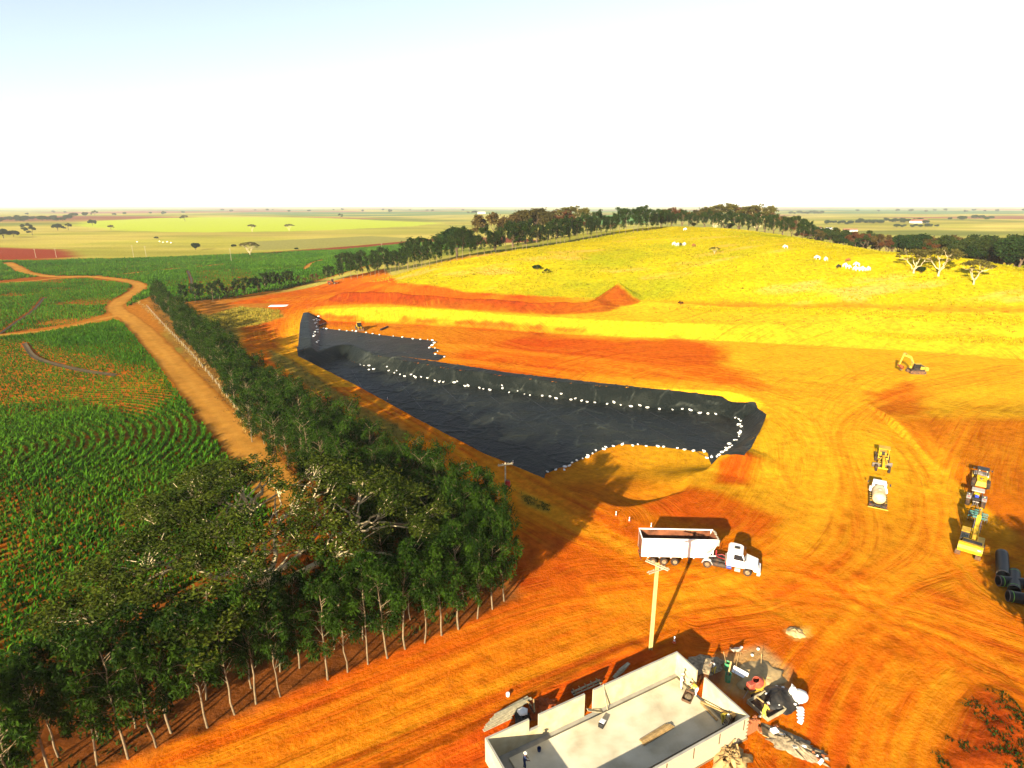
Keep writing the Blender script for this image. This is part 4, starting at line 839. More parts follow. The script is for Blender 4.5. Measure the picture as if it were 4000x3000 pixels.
for i, (u, v, Yd, s, m, lab) in enumerate([(1980,556,243,.86,AC[0],'pale bare-limbed tree leaning outward at the start of the three on the ridge'),(2034,561,238,1.0,AC[1],'tallest pale bare-limbed tree, middle of the three on the ridge'),(2112,574,228,.82,AC[2],'lowest pale bare-limbed tree of the three on the ridge')]):
    x, y = PLc(u, Yd, v); plant('pale_tree', m, x, y, s, lab, 'tree', 'pale trees on the ridge')
for (u, v, s, m, lab) in [(1990,590,.32,DK[0],'small umbrella-shaped tree alone on the pasture slope'),(1160,583,.30,DK[1],'low dark shrub tree on the lower pasture'),(1180,592,.26,RU[3],'flat dark bush just below the shrub tree on the pasture'),(1543,548,.3,AC[1],'half-bare shrub near the grazing cattle'),(1470,660,.18,RU[0],'rust-coloured shrub on the grassed terrace')]:
    x, y, z = G(u, v); plant('shrub_tree', m, x, y, s, lab)
# single trees out in the open country
GFAR = 'single trees in the open country'
for i, (u, v, s, m) in enumerate([(423,540,.9,DK[1]),(540,552,1.15,AC[0]),(338,517,.45,DK[0]),(125,498,1.5,DK[0]),(148,497,1.3,RU[3]),(200,487,1.6,DK[1]),(240,497,1.0,RU[2]),(545,501,1.2,AC[2]),(625,499,1.2,AC[1]),(735,471,1.6,RU[3]),(60,500,1.5,RU[3]),(30,512,1.2,DK[1]),(8,515,1.6,DK[0]),(160,470,2.0,DK[1]),(185,469,2.0,DK[0]),(205,466,2.0,RU[3]),(505,535,.45,DK[1]),(640,541,.35,DK[0]),(400,478,1.8,RU[1]),(70,508,1.4,RU[3]),(740,558,.5,RU[2])]):
    x, y, z = G(u, v); plant('country_tree', m, x, y, s, 'lone tree standing in the open country beyond the cane', 'tree', GFAR)
# far copses, told apart as trees but a few pixels each
def copse(u0, u1, v, n, s, label, group, dv=2, kinds=None):
    for k in range(n):
        u = u0 + (u1 - u0)*(k + random.random())/n; x, y, z = G(u, v + random.uniform(-dv, dv)); plant('copse_tree', random.choice(kinds or RD2), x, y, s*random.uniform(.7, 1.25), label, 'tree', group)
copse(0, 150, 476, 14, 2.6, 'tree in the long dark belt across the far valley', 'far valley belt', 3)
copse(1780, 1860, 483, 12, 1.5, 'tree in the short plantation beyond the wood', 'plantation beyond the wood', 2)
copse(1850, 2000, 480, 18, 1.7, 'tree in the windbreak round the far farmstead', 'far farmstead windbreak', 3)
copse(1930, 2030, 490, 9, 1.2, 'low tree in the hedge before the far farmstead', 'hedge before the far farmstead', 1)
copse(2050, 2150, 474, 7, 2.0, 'tree in the loose clump on the far rise', 'loose clump on the far rise', 2)
copse(1705, 1780, 462, 10, 2.6, 'tree in the far flat-topped plantation', 'far flat plantation', 1)
copse(1338, 1380, 463, 8, 2.0, 'tall tree in the small square copse on the plain', 'square copse on the plain', 1)
copse(1010, 1040, 461, 5, 2.6, 'tree by the far white barn', 'trees by the far barn', 1)
copse(450, 1000, 456, 16, 3.0, 'tree in the faint line along the horizon', 'faint horizon trees', 2)
copse(1850, 2212, 457, 12, 3.0, 'tree in the bluish line below the horizon', 'bluish horizon trees', 2)
copse(40, 440, 463, 9, 2.6, 'small dark tree dotted over the far pale slope', 'dots on the far slope', 4)
# trees off to the side of the yard whose shade falls on the parked machines
for (x, y, s, m) in [(50,41,1.15,EU[2]),(54,38.5,1.2,RU[3]),(57,44,1.1,EU[4]),(62,40,1.2,RU[3]),(60,50,1.0,RU[3])]:
    plant('wood_tree', m, x, y, s, 'leafy tree at the edge of the yard shading the parked excavator', 'tree', 'trees at the yard edge')
print('trees', round(time.time() - T0, 1))
# ------------------------------------------------------------------ machines
mat('white_paint', (.80,.80,.78), .35, dirt=(.45,.22,.06), dscale=.7, damt=.40, spec=.4, coat=.2)
mat('white_steel', (.80,.78,.70), .5, var=.08, vscale=.5, dirt=(.45,.26,.10), dscale=.35, damt=.35, bump=.05)
mat('rust', (.20,.065,.025), .9, var=.5, vscale=1.2, bump=.3, bscale=5)
mat('canvas', (.40,.35,.25), .95, var=.3, vscale=3, bump=.4)
mat('tyre', (.022,.019,.017), .9, dirt=(.20,.09,.03), dscale=2.0, damt=.55, bump=.3, bscale=14)
mat('rim', (.32,.24,.14), .7, dirt=(.20,.09,.03), dscale=3, damt=.7)
mat('chassis', (.030,.028,.026), .7, dirt=(.22,.10,.035), dscale=1.5, damt=.5)
mat('glass', (.015,.02,.025), .08, spec=.6)
mat('yellow_paint', (.68,.44,.010), .5, dirt=(.34,.13,.02), dscale=1.1, damt=.7)
mat('dull_yellow', (.55,.36,.03), .6, dirt=(.33,.16,.05), dscale=.9, damt=.55)
mat('black_plastic', (.018,.020,.022), .5, dirt=(.15,.08,.03), dscale=1.5, damt=.35)
mat('grey_paint', (.16,.16,.16), .6, dirt=(.25,.13,.05), dscale=1.5, damt=.4)
mat('roof_grey', (.55,.52,.44), .55, dirt=(.40,.24,.08), dscale=1.4, damt=.5)
mat('blue_seat', (.02,.05,.45), .7); mat('red_light', (.55,.02,.02), .4); mat('lamp', (.85,.75,.45), .3); mat('blue_tank', (.03,.07,.35), .4)
mat('track_steel', (.11,.065,.04), .8, var=.4, vscale=4, dirt=(.30,.12,.035), dscale=2, damt=.6, bump=.3); mat('teal_paint', (.05,.19,.17), .6, dirt=(.28,.13,.05), dscale=1.5, damt=.45)
mat('steel', (.35,.30,.25), .4, metal=.6, var=.3); mat('hydraulic', (.55,.52,.6), .25, metal=.8); mat('tank_dirt', (.72,.64,.40), .5, dirt=(.42,.25,.05), dscale=.45, damt=.9); mat('letter', (.012,.012,.012), .6)
mat('red_dirt', (.30,.07,.02), .95, var=.4, bump=.4)
def wheel(parent, c, r, w, dual=False, rimm='rim', n=20, lug=True):
    """wheel about the local y axis"""
    m = MB(); y0 = c[1]
    ws = [(y0, w)] if not dual else [(y0, w*.9)]
    for yy, ww in ws:
        m.lathe([(r*.56, yy-ww*.5), (r*.90, yy-ww*.5), (r*.99, yy-ww*.36), (r, yy-ww*.2), (r, yy+ww*.2), (r*.99, yy+ww*.36), (r*.90, yy+ww*.5), (r*.56, yy+ww*.5)], n, 'Y', (c[0], 0, c[2]))
        if lug:
            for k in range(n):
                t = 2*math.pi*k/n; m.box((c[0]+r*math.cos(t), yy + (ww*.2 if k % 2 else -ww*.2), c[2]+r*math.sin(t)), (r*.07, ww*.5, r*.09), (0, -t, 0))
    o = m.obj('wheel', 'tyre', parent, True, 40)
    s = 1 if y0 > 0 else -1; rm = MB().lathe([(.02, y0 + s*w*.30), (r*.16, y0 + s*w*.32), (r*.18, y0 + s*w*.18), (r*.42, y0 + s*w*.12), (r*.52, y0 + s*w*.44), (r*.58, y0 + s*w*.48)], 16, 'Y', (c[0], 0, c[2]))
    rm.obj('rim', rimm, o, True, 40); return o
def part(parent, name, m, *boxes, bev=.0, smooth=False):
    b = MB()
    for q in boxes: b.box(*q) if not isinstance(q, dict) else b.box(**q)
    return b.obj(name, m, parent, smooth)
# --- tipping trailer
A0 = R(-2.2)
tr = thing('tipper_trailer', 'long white open tipping trailer with rusty inside, hitched to the white truck', 'trailer', (17.2, 70.35, 0), A0)
Lb, Wb, zb_, zt_ = 9.9, 2.6, 1.32, 3.95
m = MB(); y = Wb/2
m.prism([(0,zb_),(8.75,zb_),(9.35,2.35),(Lb,3.45),(Lb,zt_),(0,zt_)], -y, -y+.07); m.prism([(0,zb_),(8.75,zb_),(9.35,2.35),(Lb,3.45),(Lb,zt_),(0,zt_)], y-.07, y); m.obj('side_panel', 'white_steel', tr)
m = MB(); m.box((4.4, 0, zb_+.04), (8.7, Wb-.15, .06)); m.box((.04, 0, (zb_+zt_)/2), (.07, Wb-.15, zt_-zb_-.02)); m.hexa([(8.72,-y+.08,zb_+.01),(8.78,-y+.08,zb_+.01),(8.78,y-.08,zb_+.01),(8.72,y-.08,zb_+.01),(Lb-.09,-y+.08,zt_-.02),(Lb-.02,-y+.08,zt_-.02),(Lb-.02,y-.08,zt_-.02),(Lb-.09,y-.08,zt_-.02)]); m.obj('floor_and_ends', 'rust', tr)
m = MB(); m.box((4.8, y-.10, 2.75), (9.5, .04, 2.35)); m.box((4.5, -y+.10, 2.65), (8.9, .04, 2.5)); m.obj('inner_lining', 'rust', tr)
m = MB(); m.box((Lb/2, -y, zt_+.045), (Lb, .14, .09)); m.box((Lb/2, y, zt_+.045), (Lb, .14, .09)); m.box((0, 0, zt_+.045), (.12, Wb+.1, .088)); m.obj('top_rail', 'white_steel', tr)
for k in range(6): part(tr, 'bracket', 'white_steel', ((.9 + 1.5*k, -y-.01, zb_-.03), (.12, .10, .22)))
for k in range(6):
    for s in (-1, 1): part(tr, 'rib', 'white_steel', ((.5 + 1.5*k, s*(y+.015), 2.6), (.09, .03, 2.5)))
m = MB(); random.seed(3)
for k in range(9): m.box((Lb + .05 + .05*random.random(), -1.15 + .29*k, 3.35 + .3*random.random()), (.30, .36, .9), (random.uniform(-.2,.2), random.uniform(-.15,.15), random.uniform(-.3,.3)), .08)
m.obj('rolled_tarpaulin', 'canvas', tr, True)
m = MB(); m.hexa([(8.2,-y-.03,1.95),(9.15,-y-.03,2.15),(9.15,-y-.012,2.15),(8.2,-y-.012,1.95),(8.7,-y-.03,2.35),(9.75,-y-.03,3.25),(9.75,-y-.012,3.25),(8.7,-y-.012,2.35)]); m.obj('loose_canvas_flap', 'canvas', tr)
m = MB()
for s in (-.45, .45): m.box((4.7, s, 1.08), (9.4, .16, .30))
for x in (1.6, 3.05, 4.5): m.cyl((x, -1.1, .52), (x, 1.1, .52), .07)
for x in (.3, 2.3, 6.2, 8.9): m.box((x, 0, 1.10), (.14, 1.9, .14))
m.box((.05, 0, .75), (.1, 2.3, .14)); m.obj('chassis', 'chassis', tr)
m = MB()
for s in (-1, 1): m.box((9.45, s*.95, 2.1), (.10, .10, 1.5)); m.box((9.45, s*.95, 1.4), (.9, .09, .10)); m.box((9.1, s*.95, 1.9), (.09, .09, 1.2), (0, .5, 0))
m.box((9.5, 0, 2.85), (.1, 2.0, .1)); m.obj('front_frame', 'white_steel', tr)
m = MB()
for s in (-1, 1): m.box((6.4, s*.9, .75), (.14, .14, .95)); m.box((6.4, s*.9, .28), (.3, .3, .05))
m.obj('landing_leg', 'chassis', tr)
for x in (1.6, 3.05, 4.5):
    for s in (-1, 1): wheel(tr, (x, s*1.08, .52), .52, .40)
    m = MB()
    for s in (-1, 1): m.lathe([(.62, s*1.05-.2), (.66, s*1.05-.2), (.66, s*1.05+.2), (.62, s*1.05+.2)], 14, 'Y', (x, 0, .54))
for s in (-.8, .8): part(tr, 'tail_lamp', 'red_light', ((-.02, s, .85), (.05, .3, .12)))
# --- tractor unit
tk = thing('truck', 'white bonneted truck with dark roof hatch pulling the tipping trailer', 'truck', (26.25, 69.55, 0), R(-23))
m = MB()
for s in (-.42, .42): m.box((2.5, s, .88), (7.2, .14, .28))
m.box((-1.05, 0, .88), (.12, 1.0, .28)); m.cyl((0,-.9,.5),(0,.9,.5),.10); m.cyl((4.98,-.8,.5),(4.98,.8,.5),.07); m.box((1.25, 0, 1.05), (.9, 1.2, .3)); m.box((.9,-.95,.75),(.9,.5,.5)); m.box((.9,.95,.75),(.9,.5,.5)); m.obj('chassis', 'chassis', tk)
m = MB(); m.cyl((1.0,-1.0,.72),(2.3,-1.0,.72),.31,n=14); m.cyl((1.0,1.0,.72),(2.3,1.0,.72),.31,n=14); m.obj('fuel_tank', 'chassis', tk, True, 40)
for s in (-1, 1): MB().cyl((2.4,s*1.02,.70),(3.0,s*1.02,.70),.24,n=14).obj('air_tank', 'blue_tank', tk, True, 40)
part(tk, 'fifth_wheel', 'black_plastic', ((.15, 0, 1.12), (.9, .8, .12)))
cab = MB(); yb = 1.2
prof = [(2.35,1.05),(2.35,2.85),(2.55,3.12),(3.0,3.20),(3.9,3.12),(4.2,2.95),(4.62,2.02),(4.62,1.05)]
for (sc, y0) in ((1.0, 0),):
    n = len(prof); vs = []
    for yy, ins in ((-yb, .0), (-yb*.985, .06), (yb*.985, .06), (yb, .0)):
        for x, z in prof: vs.append((x, yy*(1 - .09*max(0, (z-2.0)/1.2)), z if abs(yy) < yb*.99 else z - .02))
    fs = []
    for r_ in range(3):
        for k in range(n): fs.append((r_*n+k, r_*n+(k+1) % n, (r_+1)*n+(k+1) % n, (r_+1)*n+k))
    fs += [tuple(range(n)), tuple(range(4*n-1, 3*n-1, -1))]; cab._add(vs, fs)
cb_ = cab.obj('cab', 'white_paint', tk)
def yat(z): return yb*(1 - .09*max(0, (z-2.0)/1.2))
ws = MB(); ws.hexa([(4.235,-1.0,2.88),(4.665,-1.08,2.05),(4.665,1.08,2.05),(4.235,1.0,2.88),(4.25,-1.0,2.885),(4.685,-1.08,2.06),(4.685,1.08,2.06),(4.25,1.0,2.885)]); ws.obj('windscreen', 'glass', cb_)
for s in (-1, 1):
    sw = MB(); q = [(3.15,2.05),(4.45,2.05),(4.10,2.78),(3.15,2.82)]; i_ = [(x, s*(yat(z) + .004), z) for x, z in q]; o_ = [(x, s*(yat(z) + .018), z) for x, z in q]; sw.hexa(i_ + o_); sw.obj('side_window', 'glass', cb_)
    part(cb_, 'door_handle', 'black_plastic', ((3.3, s*1.215, 1.85), (.18, .03, .05)))
    mm = MB(); mm.cyl((4.35, s*1.15, 2.6), (4.45, s*1.5, 2.55), .025, n=6); mm.box((4.45, s*1.52, 2.35), (.10, .20, .5), None, .03); mm.obj('mirror', 'black_plastic', tk)
part(cb_, 'roof_hatch', 'black_plastic', ((3.45, 0, 3.20), (.62, .62, .06), None, .02)); part(cb_, 'hatch_frame', 'roof_grey', ((3.45, 0, 3.175), (.74, .74, .05), None, .02))
hd = MB(); hd.hexa([(4.55,-1.02,1.05),(6.22,-.92,1.05),(6.22,.92,1.05),(4.55,1.02,1.05),(4.55,-1.02,2.04),(6.12,-.80,1.74),(6.12,.80,1.74),(4.55,1.02,2.04)]); hd.obj('bonnet', 'white_paint', tk)
for s in (-1, 1):
    f = MB(); f.prism([(4.05,1.05),(4.25,1.05),(4.42,1.20),(4.98,1.30),(5.55,1.20),(5.72,.9),(6.25,.9),(6.25,1.35),(5.6,1.52),(4.4,1.52),(4.05,1.30)], s*.80, s*1.23); f.obj('wing', 'white_paint', tk)
    part(tk, 'headlamp', 'lamp', ((6.24, s*.92, 1.12), (.06, .30, .20), None, .02)); part(tk, 'step', 'roof_grey', ((3.75, s*1.05, .62), (.7, .36, .45), None, .03))
    g = MB(); 
    for k in range(7):
        t0 = math.pi*(.06 + .88*k/7); t1 = math.pi*(.06 + .88*(k+1)/7); r_ = .66; P0 = (r_*math.cos(t0), .5 + r_*math.sin(t0)); P1 = (r_*math.cos(t1), .5 + r_*math.sin(t1))
        g.hexa([(P0[0], s*.78, P0[1]), (P1[0], s*.78, P1[1]), (P1[0], s*1.28, P1[1]), (P0[0], s*1.28, P0[1]), (P0[0]*1.05, s*.78, .5+(P0[1]-.5)*1.05), (P1[0]*1.05, s*.78, .5+(P1[1]-.5)*1.05), (P1[0]*1.05, s*1.28, .5+(P1[1]-.5)*1.05), (P0[0]*1.05, s*1.28, .5+(P0[1]-.5)*1.05)])
    g.obj('mudguard', 'white_paint', tk); wheel(tk, (0, s*1.03, .52), .52, .44); wheel(tk, (4.98, s*1.02, .52), .52, .30)
part(tk, 'grille', 'black_plastic', ((6.20, 0, 1.38), (.10, 1.35, .52))); part(tk, 'badge', 'lamp', ((6.262, 0, 1.48), (.02, .16, .16)))
bp = MB(); bp.prism([(6.12,.42),(6.48,.48),(6.52,.82),(6.24,.98),(6.12,.98)], -1.22, 1.22); bp.obj('bumper', 'white_paint', tk)
m = MB(); random.seed(5)
for k in range(8): m.box((2.30, -1.0 + .28*k, 1.25 + .1*(k % 2)), (.10, .15, .5))
m.tube([(2.3,-.3,1.3),(1.8,-.5,1.45),(1.2,-.2,1.35),(.9,0,1.5),(.9,.3,2.0)], .03); m.tube([(2.3,.3,1.3),(1.7,.4,1.5),(1.0,.3,1.3),(.95,.35,2.0)], .03); m.obj('air_hose', 'red_light', tk)
m = MB(); m.cyl((2.2,-.95,1.2),(2.2,-.95,2.6),.09); m.obj('exhaust_stack', 'steel', tk)
# --- excavators
def track(parent, yc, L=4.2, h=.95, w=.62):
    m = MB(); r = h/2; pts = []
    for k in range(9): t = -math.pi/2 + math.pi*k/8; pts.append((L/2 - r + r*math.cos(t), r + r*math.sin(t)))
    for k in range(9): t = math.pi/2 + math.pi*k/8; pts.append((-L/2 + r + r*math.cos(t), r + r*math.sin(t)))
    m.prism(pts, yc - w*.42, yc + w*.42); o = m.obj('track', 'track_steel', parent); g = MB(); n = len(pts); per = [(Vector(pts[i]), Vector(pts[(i+1) % n])) for i in range(n)]
    for a_, b_ in per:
        L_ = (b_ - a_).length; k = max(1, int(L_/.19))
        for j in range(k):
            p = a_.lerp(b_, (j + .5)/k); t = math.atan2((b_-a_)[1], (b_-a_)[0]); g.box((p[0], yc, p[1]), (.13, w, .055), (0, -t, 0))
    g.obj('track_shoe', 'track_steel', o); return o
def excavator(label, loc, rz, swing, boom, paint, cwtext=None, scale=1.0, arm_folded=False):
    e = thing('excavator', label, 'excavator', loc, rz); e.scale = (scale,)*3
    for s in (-1, 1): track(e, s*1.12)
    part(e, 'undercarriage', 'chassis', ((0,0,.62),(2.2,1.7,.45)), ((0,0,.95),(1.3,1.3,.25)))
    M = Matrix.Rotation(swing, 4, 'Z')
    def P(): m = MB(); m.M = M; return m
    P().box((-.15,0,1.18),(4.1,2.7,.22)).obj('deck','chassis',e)
    m = P(); m.prism([(-2.55,1.05),(-1.65,.98),(-1.65,2.15),(-2.15,2.15),(-2.45,1.95),(-2.62,1.5)], -1.36, 1.36); cw = m.obj('counterweight', paint, e)
    if cwtext:
        cu = bpy.data.curves.new('lettering','FONT'); cu.body = cwtext; cu.size = .34; cu.align_x = 'CENTER'; cu.align_y = 'CENTER'; cu.extrude = .004
        t0_ = bpy.data.objects.new('t', cu); COL.objects.link(t0_); me_ = bpy.data.meshes.new_from_object(t0_.evaluated_get(bpy.context.evaluated_depsgraph_get())); bpy.data.objects.remove(t0_)
        to = link('lettering', me_, cw); to.matrix_local = M @ (Matrix.Translation((-2.585,0.1,1.74)) @ Matrix.Rotation(-math.pi/2,4,'Z') @ Matrix.Rotation(R(72),4,'X')); me_.materials.clear(); me_.materials.append(MAT['letter'])
        m = P(); m.box((-2.53,-.95,1.72),(.05,.34,.12),(0,-.35,0)); m.obj('sticker','white_paint',cw)
    m = P(); m.box((-1.0,-.15,1.68),(1.3,2.3,.86),None,.05); m.obj('engine_cover', paint, e)
    m = P(); m.box((-1.25,-.1,2.16),(.75,2.1,.16),None,.04); 
    for k in range(4): m.box((-1.2,-.9+.5*k,2.26),(.4,.34,.06),None,.02)
    m.obj('engine_bonnet','black_plastic',e)
    m = P(); m.box((.7,-.9,1.62),(1.6,.85,.75),None,.05); m.obj('tool_box', paint, e)
    m = P(); m.prism([(-.30,1.3),(1.25,1.3),(1.45,1.7),(1.30,2.85),(1.1,2.98),(-.30,2.98)], .42, 1.36); cbm = m.obj('cab','black_plastic',e)
    m = P(); m.box((.40,.89,3.02),(1.62,.98,.10),None,.03); m.obj('cab_roof', paint, cbm)
    m = P(); m.hexa([(-.15,1.365,1.75),(1.30,1.365,1.75),(1.18,1.365,2.8),(-.15,1.365,2.8),(-.15,1.38,1.75),(1.30,1.38,1.75),(1.18,1.38,2.8),(-.15,1.38,2.8)]); m.hexa([(1.47,.5,1.75),(1.47,1.28,1.75),(1.34,1.28,2.8),(1.34,.5,2.8),(1.49,.5,1.75),(1.49,1.28,1.75),(1.36,1.28,2.8),(1.36,.5,2.8)]); m.box((-.305,.89,2.4),(.02,.75,.75)); m.obj('cab_window','glass',cbm)
    b0, b1, b2, a1, k1 = boom   # boom foot, knee, head, arm end, bucket end (x,z)
    def beam(p, q, w0, w1, yw, name, mt=paint):
        m = P(); a_ = Vector((p[0],0,p[1])); b_ = Vector((q[0],0,q[1])); d = (b_-a_).normalized(); n_ = Vector((-d.z,0,d.x)); y_ = Vector((0,yw/2,0)); off = Vector((0,-.12,0))
        m.hexa([tuple(a_+off+n_*-w0/2-y_),tuple(b_+off+n_*-w1/2-y_),tuple(b_+off+n_*-w1/2+y_),tuple(a_+off+n_*-w0/2+y_),tuple(a_+off+n_*w0/2-y_),tuple(b_+off+n_*w1/2-y_),tuple(b_+off+n_*w1/2+y_),tuple(a_+off+n_*w0/2+y_)]); return m.obj(name, mt, e)
    bm_ = beam(b0,b1,.42,.62,.46,'boom'); beam(b1,b2,.62,.36,.44,'boom_head'); beam((b2[0]+(b2[0]-a1[0])*.22,b2[1]+(b2[1]-a1[1])*.22),a1,.55,.28,.34,'arm')
    def ram(p, q, y_, nm='hydraulic_ram'):
        m = P(); a_ = Vector((p[0],y_-.12,p[1])); b_ = Vector((q[0],y_-.12,q[1])); c_ = a_.lerp(b_,.58); m.cyl(a_,c_,.085,n=8); o = m.obj(nm, paint, e); m = P(); m.cyl(c_,b_,.05,n=8); m.obj('ram_rod','hydraulic',o)
    ram((.95,1.35),(b1[0]*.9+b0[0]*.1,b1[1]*.9+b0[1]*.1-.1),.34); ram((.95,1.35),(b1[0]*.9+b0[0]*.1,b1[1]*.9+b0[1]*.1-.1),-.34); ram((b1[0],b1[1]+.36),(b2[0]+(b2[0]-a1[0])*.2,b2[1]+(b2[1]-a1[1])*.2+.1),0)
    d = Vector((k1[0]-a1[0],0,k1[1]-a1[1])); L_ = d.length; d.normalize(); n_ = Vector((-d.z,0,d.x)); m = P(); prof = []
    for t, h in [(0,.28),(0,-.22),(.55,-.55),(.95,-.42),(1.0,-.1),(1.0,-.02),(.9,-.30),(.5,-.42),(.12,-.15),(.12,.28)]:
        p = Vector((a1[0],0,a1[1])) + d*L_*t + n_*h*1.5; prof.append((p.x,p.z))
    for y0, y1 in ((-.67,-.61),(.37,.43)):
        q = [prof[i] for i in (0,1,2,3,4)]; m.prism(q, y0, y1)
    m.prism(prof, -.67, .43); bk_ = m.obj('bucket','track_steel' if paint=='yellow_paint' else 'red_dirt', e); g = MB(); g.M = M
    for k in range(5): p = Vector((a1[0],0,a1[1])) + d*L_*1.08; g.box((p.x, -.6+.24*k, p.z-.05),(.25,.10,.09))
    g.obj('bucket_tooth','steel',bk_); return e
hx = math.atan2(75.0-70.9, 66.0-62.4)
excavator('big yellow excavator with lettered counterweight and raised boom, parked behind the disc harrow', (63.45,72.35,gz(63.45,72.35)), hx - .05, .05, ((.55,1.6),(2.9,4.15),(5.6,4.0),(6.3,1.9),(6.0,.75)), 'yellow_paint', 'KOMATSU')
x, y, z = G(1978, 806)
excavator('smaller yellow excavator digging alone at the edge of the pale cut', (x, y, z), R(172), R(4), ((.55,1.6),(2.1,4.6),(4.2,5.2),(4.9,2.4),(4.2,1.1)), 'dull_yellow', None)
# --- road roller, tractor with disc harrow
hd_ = math.atan2(92.7-88.8, 80.0-77.0)
rl = thing('road_roller', 'yellow drum roller with black canopy and blue seat, in front of the tractor', 'roller', (78.4, 90.6, gz(78.4,90.6)), hd_)
m = MB(); m.hexa([(-2.5,-.72,.75),(-.4,-.78,.75),(-.4,.78,.75),(-2.5,.72,.75),(-2.35,-.58,1.55),(-.4,-.68,1.95),(-.4,.68,1.95),(-2.35,.58,1.55)]); h_ = m.obj('bonnet','yellow_paint',rl)
part(h_, 'number_plate', 'letter', ((-1.3, 0, 1.79), (.16, .62, .02), (0, -.21, 0))); m = MB(); m.cyl((-1.8,.05,1.5),(-1.8,.05,2.0),.10); m.obj('exhaust_pipe','steel',h_)
for s in (-1, 1):
    wheel(rl, (-1.1, s*.98, .74), .74, .52, rimm='dull_yellow'); part(rl, 'side_platform', 'yellow_paint', ((.45, s*1.02, .75), (1.25, .34, .16)), ((.45, s*1.18, 1.0), (1.1, .05, .45))); mm = MB(); mm.cyl((1.0,s*.8,2.6),(1.1,s*1.15,2.55),.025,n=6); mm.box((1.1,s*1.2,2.45),(.06,.2,.3)); mm.obj('mirror','black_plastic',rl)
    for k in range(4): part(rl, 'foot_step', 'chassis', ((.1+.28*k, s*1.03, .86), (.07, .3, .06)))
m = MB()
for sx in (-.25, 1.0):
    for s in (-1, 1): m.box((sx, s*.68, 1.9), (.09, .09, 1.9))
m.obj('canopy_post','black_plastic',rl); part(rl, 'canopy', 'black_plastic', ((.38, 0, 2.88), (1.6, 1.6, .10), None, .03)); part(rl, 'seat', 'blue_seat', ((.1, 0, 1.35), (.5, .55, .14), None, .04), ((-.15, 0, 1.65), (.14, .55, .5), None, .04)); part(rl, 'operator_deck', 'black_plastic', ((.4,0,.95),(1.5,1.5,.4)))
for s in (-1, 1): part(rl, 'work_lamp', 'lamp', ((-.38, s*.5, 2.75), (.06, .16, .12)))
m = MB(); m.lathe([(.02,-1.02),(.72,-1.02),(.75,-1.0),(.75,1.0),(.72,1.02),(.02,1.02)], 24, 'Y', (2.6,0,.75)); m.obj('drum','steel',rl,True,40); part(rl, 'drum_frame', 'yellow_paint', ((1.6,0,.85),(.3,2.3,.4)), ((2.5,1.16,.85),(2.0,.12,.3)), ((2.5,-1.16,.85),(2.0,.12,.3)), ((3.45,0,.85),(.15,2.4,.3)))
ht = math.atan2(86.3-82.0, 75.0-71.5)
tt = thing('farm_tractor', 'dark tractor with pale cab roof and huge rear tyres pulling the disc harrow', 'tractor', (73.75, 85.25, gz(73.75,85.25)), ht)
part(tt, 'gearbox', 'chassis', ((0,0,.85),(1.6,.7,.6)), ((1.6,0,.85),(2.4,.55,.5))); part(tt, 'bonnet', 'yellow_paint', ((2.0,0,1.45),(1.9,.8,.7),None,.08))
for s in (-1, 1):
    wheel(tt, (0, s*.98, .86), .86, .55, rimm='roof_grey', n=24); wheel(tt, (2.35, s*.85, .52), .52, .34, rimm='roof_grey')
    m = MB(); m.box((-.05, s*.98, 1.86),(1.1,.62,.10),None,.03); m.box((-.62, s*.98, 1.6),(.08,.6,.5),(0,.2,0)); f = m.obj('mudguard','grey_paint',tt); part(f, 'tail_lamp', 'red_light', ((-.68, s*.98, 1.72),(.05,.26,.12))); mm = MB(); mm.ell((-.2, s*.98, 1.97),(.09,.09,.08),8,5); mm.obj('marker_lamp','lamp',f)
m = MB()
for sx in (-.35, .85):
    for s in (-1, 1): m.box((sx, s*.62, 2.05),(.08,.08,1.35))
m.obj('roof_post','black_plastic',tt); part(tt, 'roof', 'roof_grey', ((.25,0,2.76),(1.5,1.62,.14),None,.06)); part(tt, 'seat', 'blue_seat', ((.05,0,1.62),(.45,.5,.12),None,.03), ((-.2,0,1.85),(.12,.5,.4),None,.03)); part(tt, 'platform', 'black_plastic', ((.4,0,1.25),(1.3,1.1,.15)))
m = MB(); m.cyl((-.7,-.25,1.0),(-1.5,-.25,.6),.05,n=6); m.cyl((-.7,.25,1.0),(-1.5,.25,.6),.05,n=6); m.cyl((-.6,-.3,.6),(-1.6,-.45,.5),.05,n=6); m.cyl((-.6,.3,.6),(-1.6,.45,.5),.05,n=6); m.cyl((-.6,0,1.2),(-1.5,0,.95),.05,n=6); m.cyl((-.8,-.4,1.1),(-.8,.4,1.1),.06,n=6); m.obj('rear_hitch','steel',tt)
hw = thing('disc_harrow', 'teal disc harrow hitched behind the dark tractor', 'harrow', (70.9, 80.9, gz(70.9,80.9)), ht)
part(hw, 'frame', 'teal_paint', ((.9,-.45,.85),(2.0,.12,.14)), ((.9,.45,.85),(2.0,.12,.14)), ((0,0,.85),(.14,2.3,.14)), ((1.0,0,.85),(.14,2.3,.14)), ((1.85,0,.85),(.12,1.0,.12)), ((-.8,0,.85),(.14,2.3,.14)), ((.1,.45,.85),(1.8,.1,.12)), ((.1,-.45,.85),(1.8,.1,.12)))
for x_, sk in ((.95,.22),(-.75,-.22)):
    for k in range(9):
        m = MB(); yy = -1.15 + k*.29; m.lathe([(.02,-.05),(.18,-.03),(.34,.0),(.35,.02),(.18,-.005),(.02,-.02)], 14, 'Y', (x_ + sk*yy*.5, yy, .36)); m.obj('disc','steel',hw,True)
    part(hw, 'gang_beam', 'teal_paint', ((x_,0,.66),(.12,2.5,.12),(0,0,sk*.5)))
m = MB(); m.tube([(1.9,0,.85),(2.4,0,.7),(2.9,0,.62)],.07); m.obj('drawbar','teal_paint',hw)
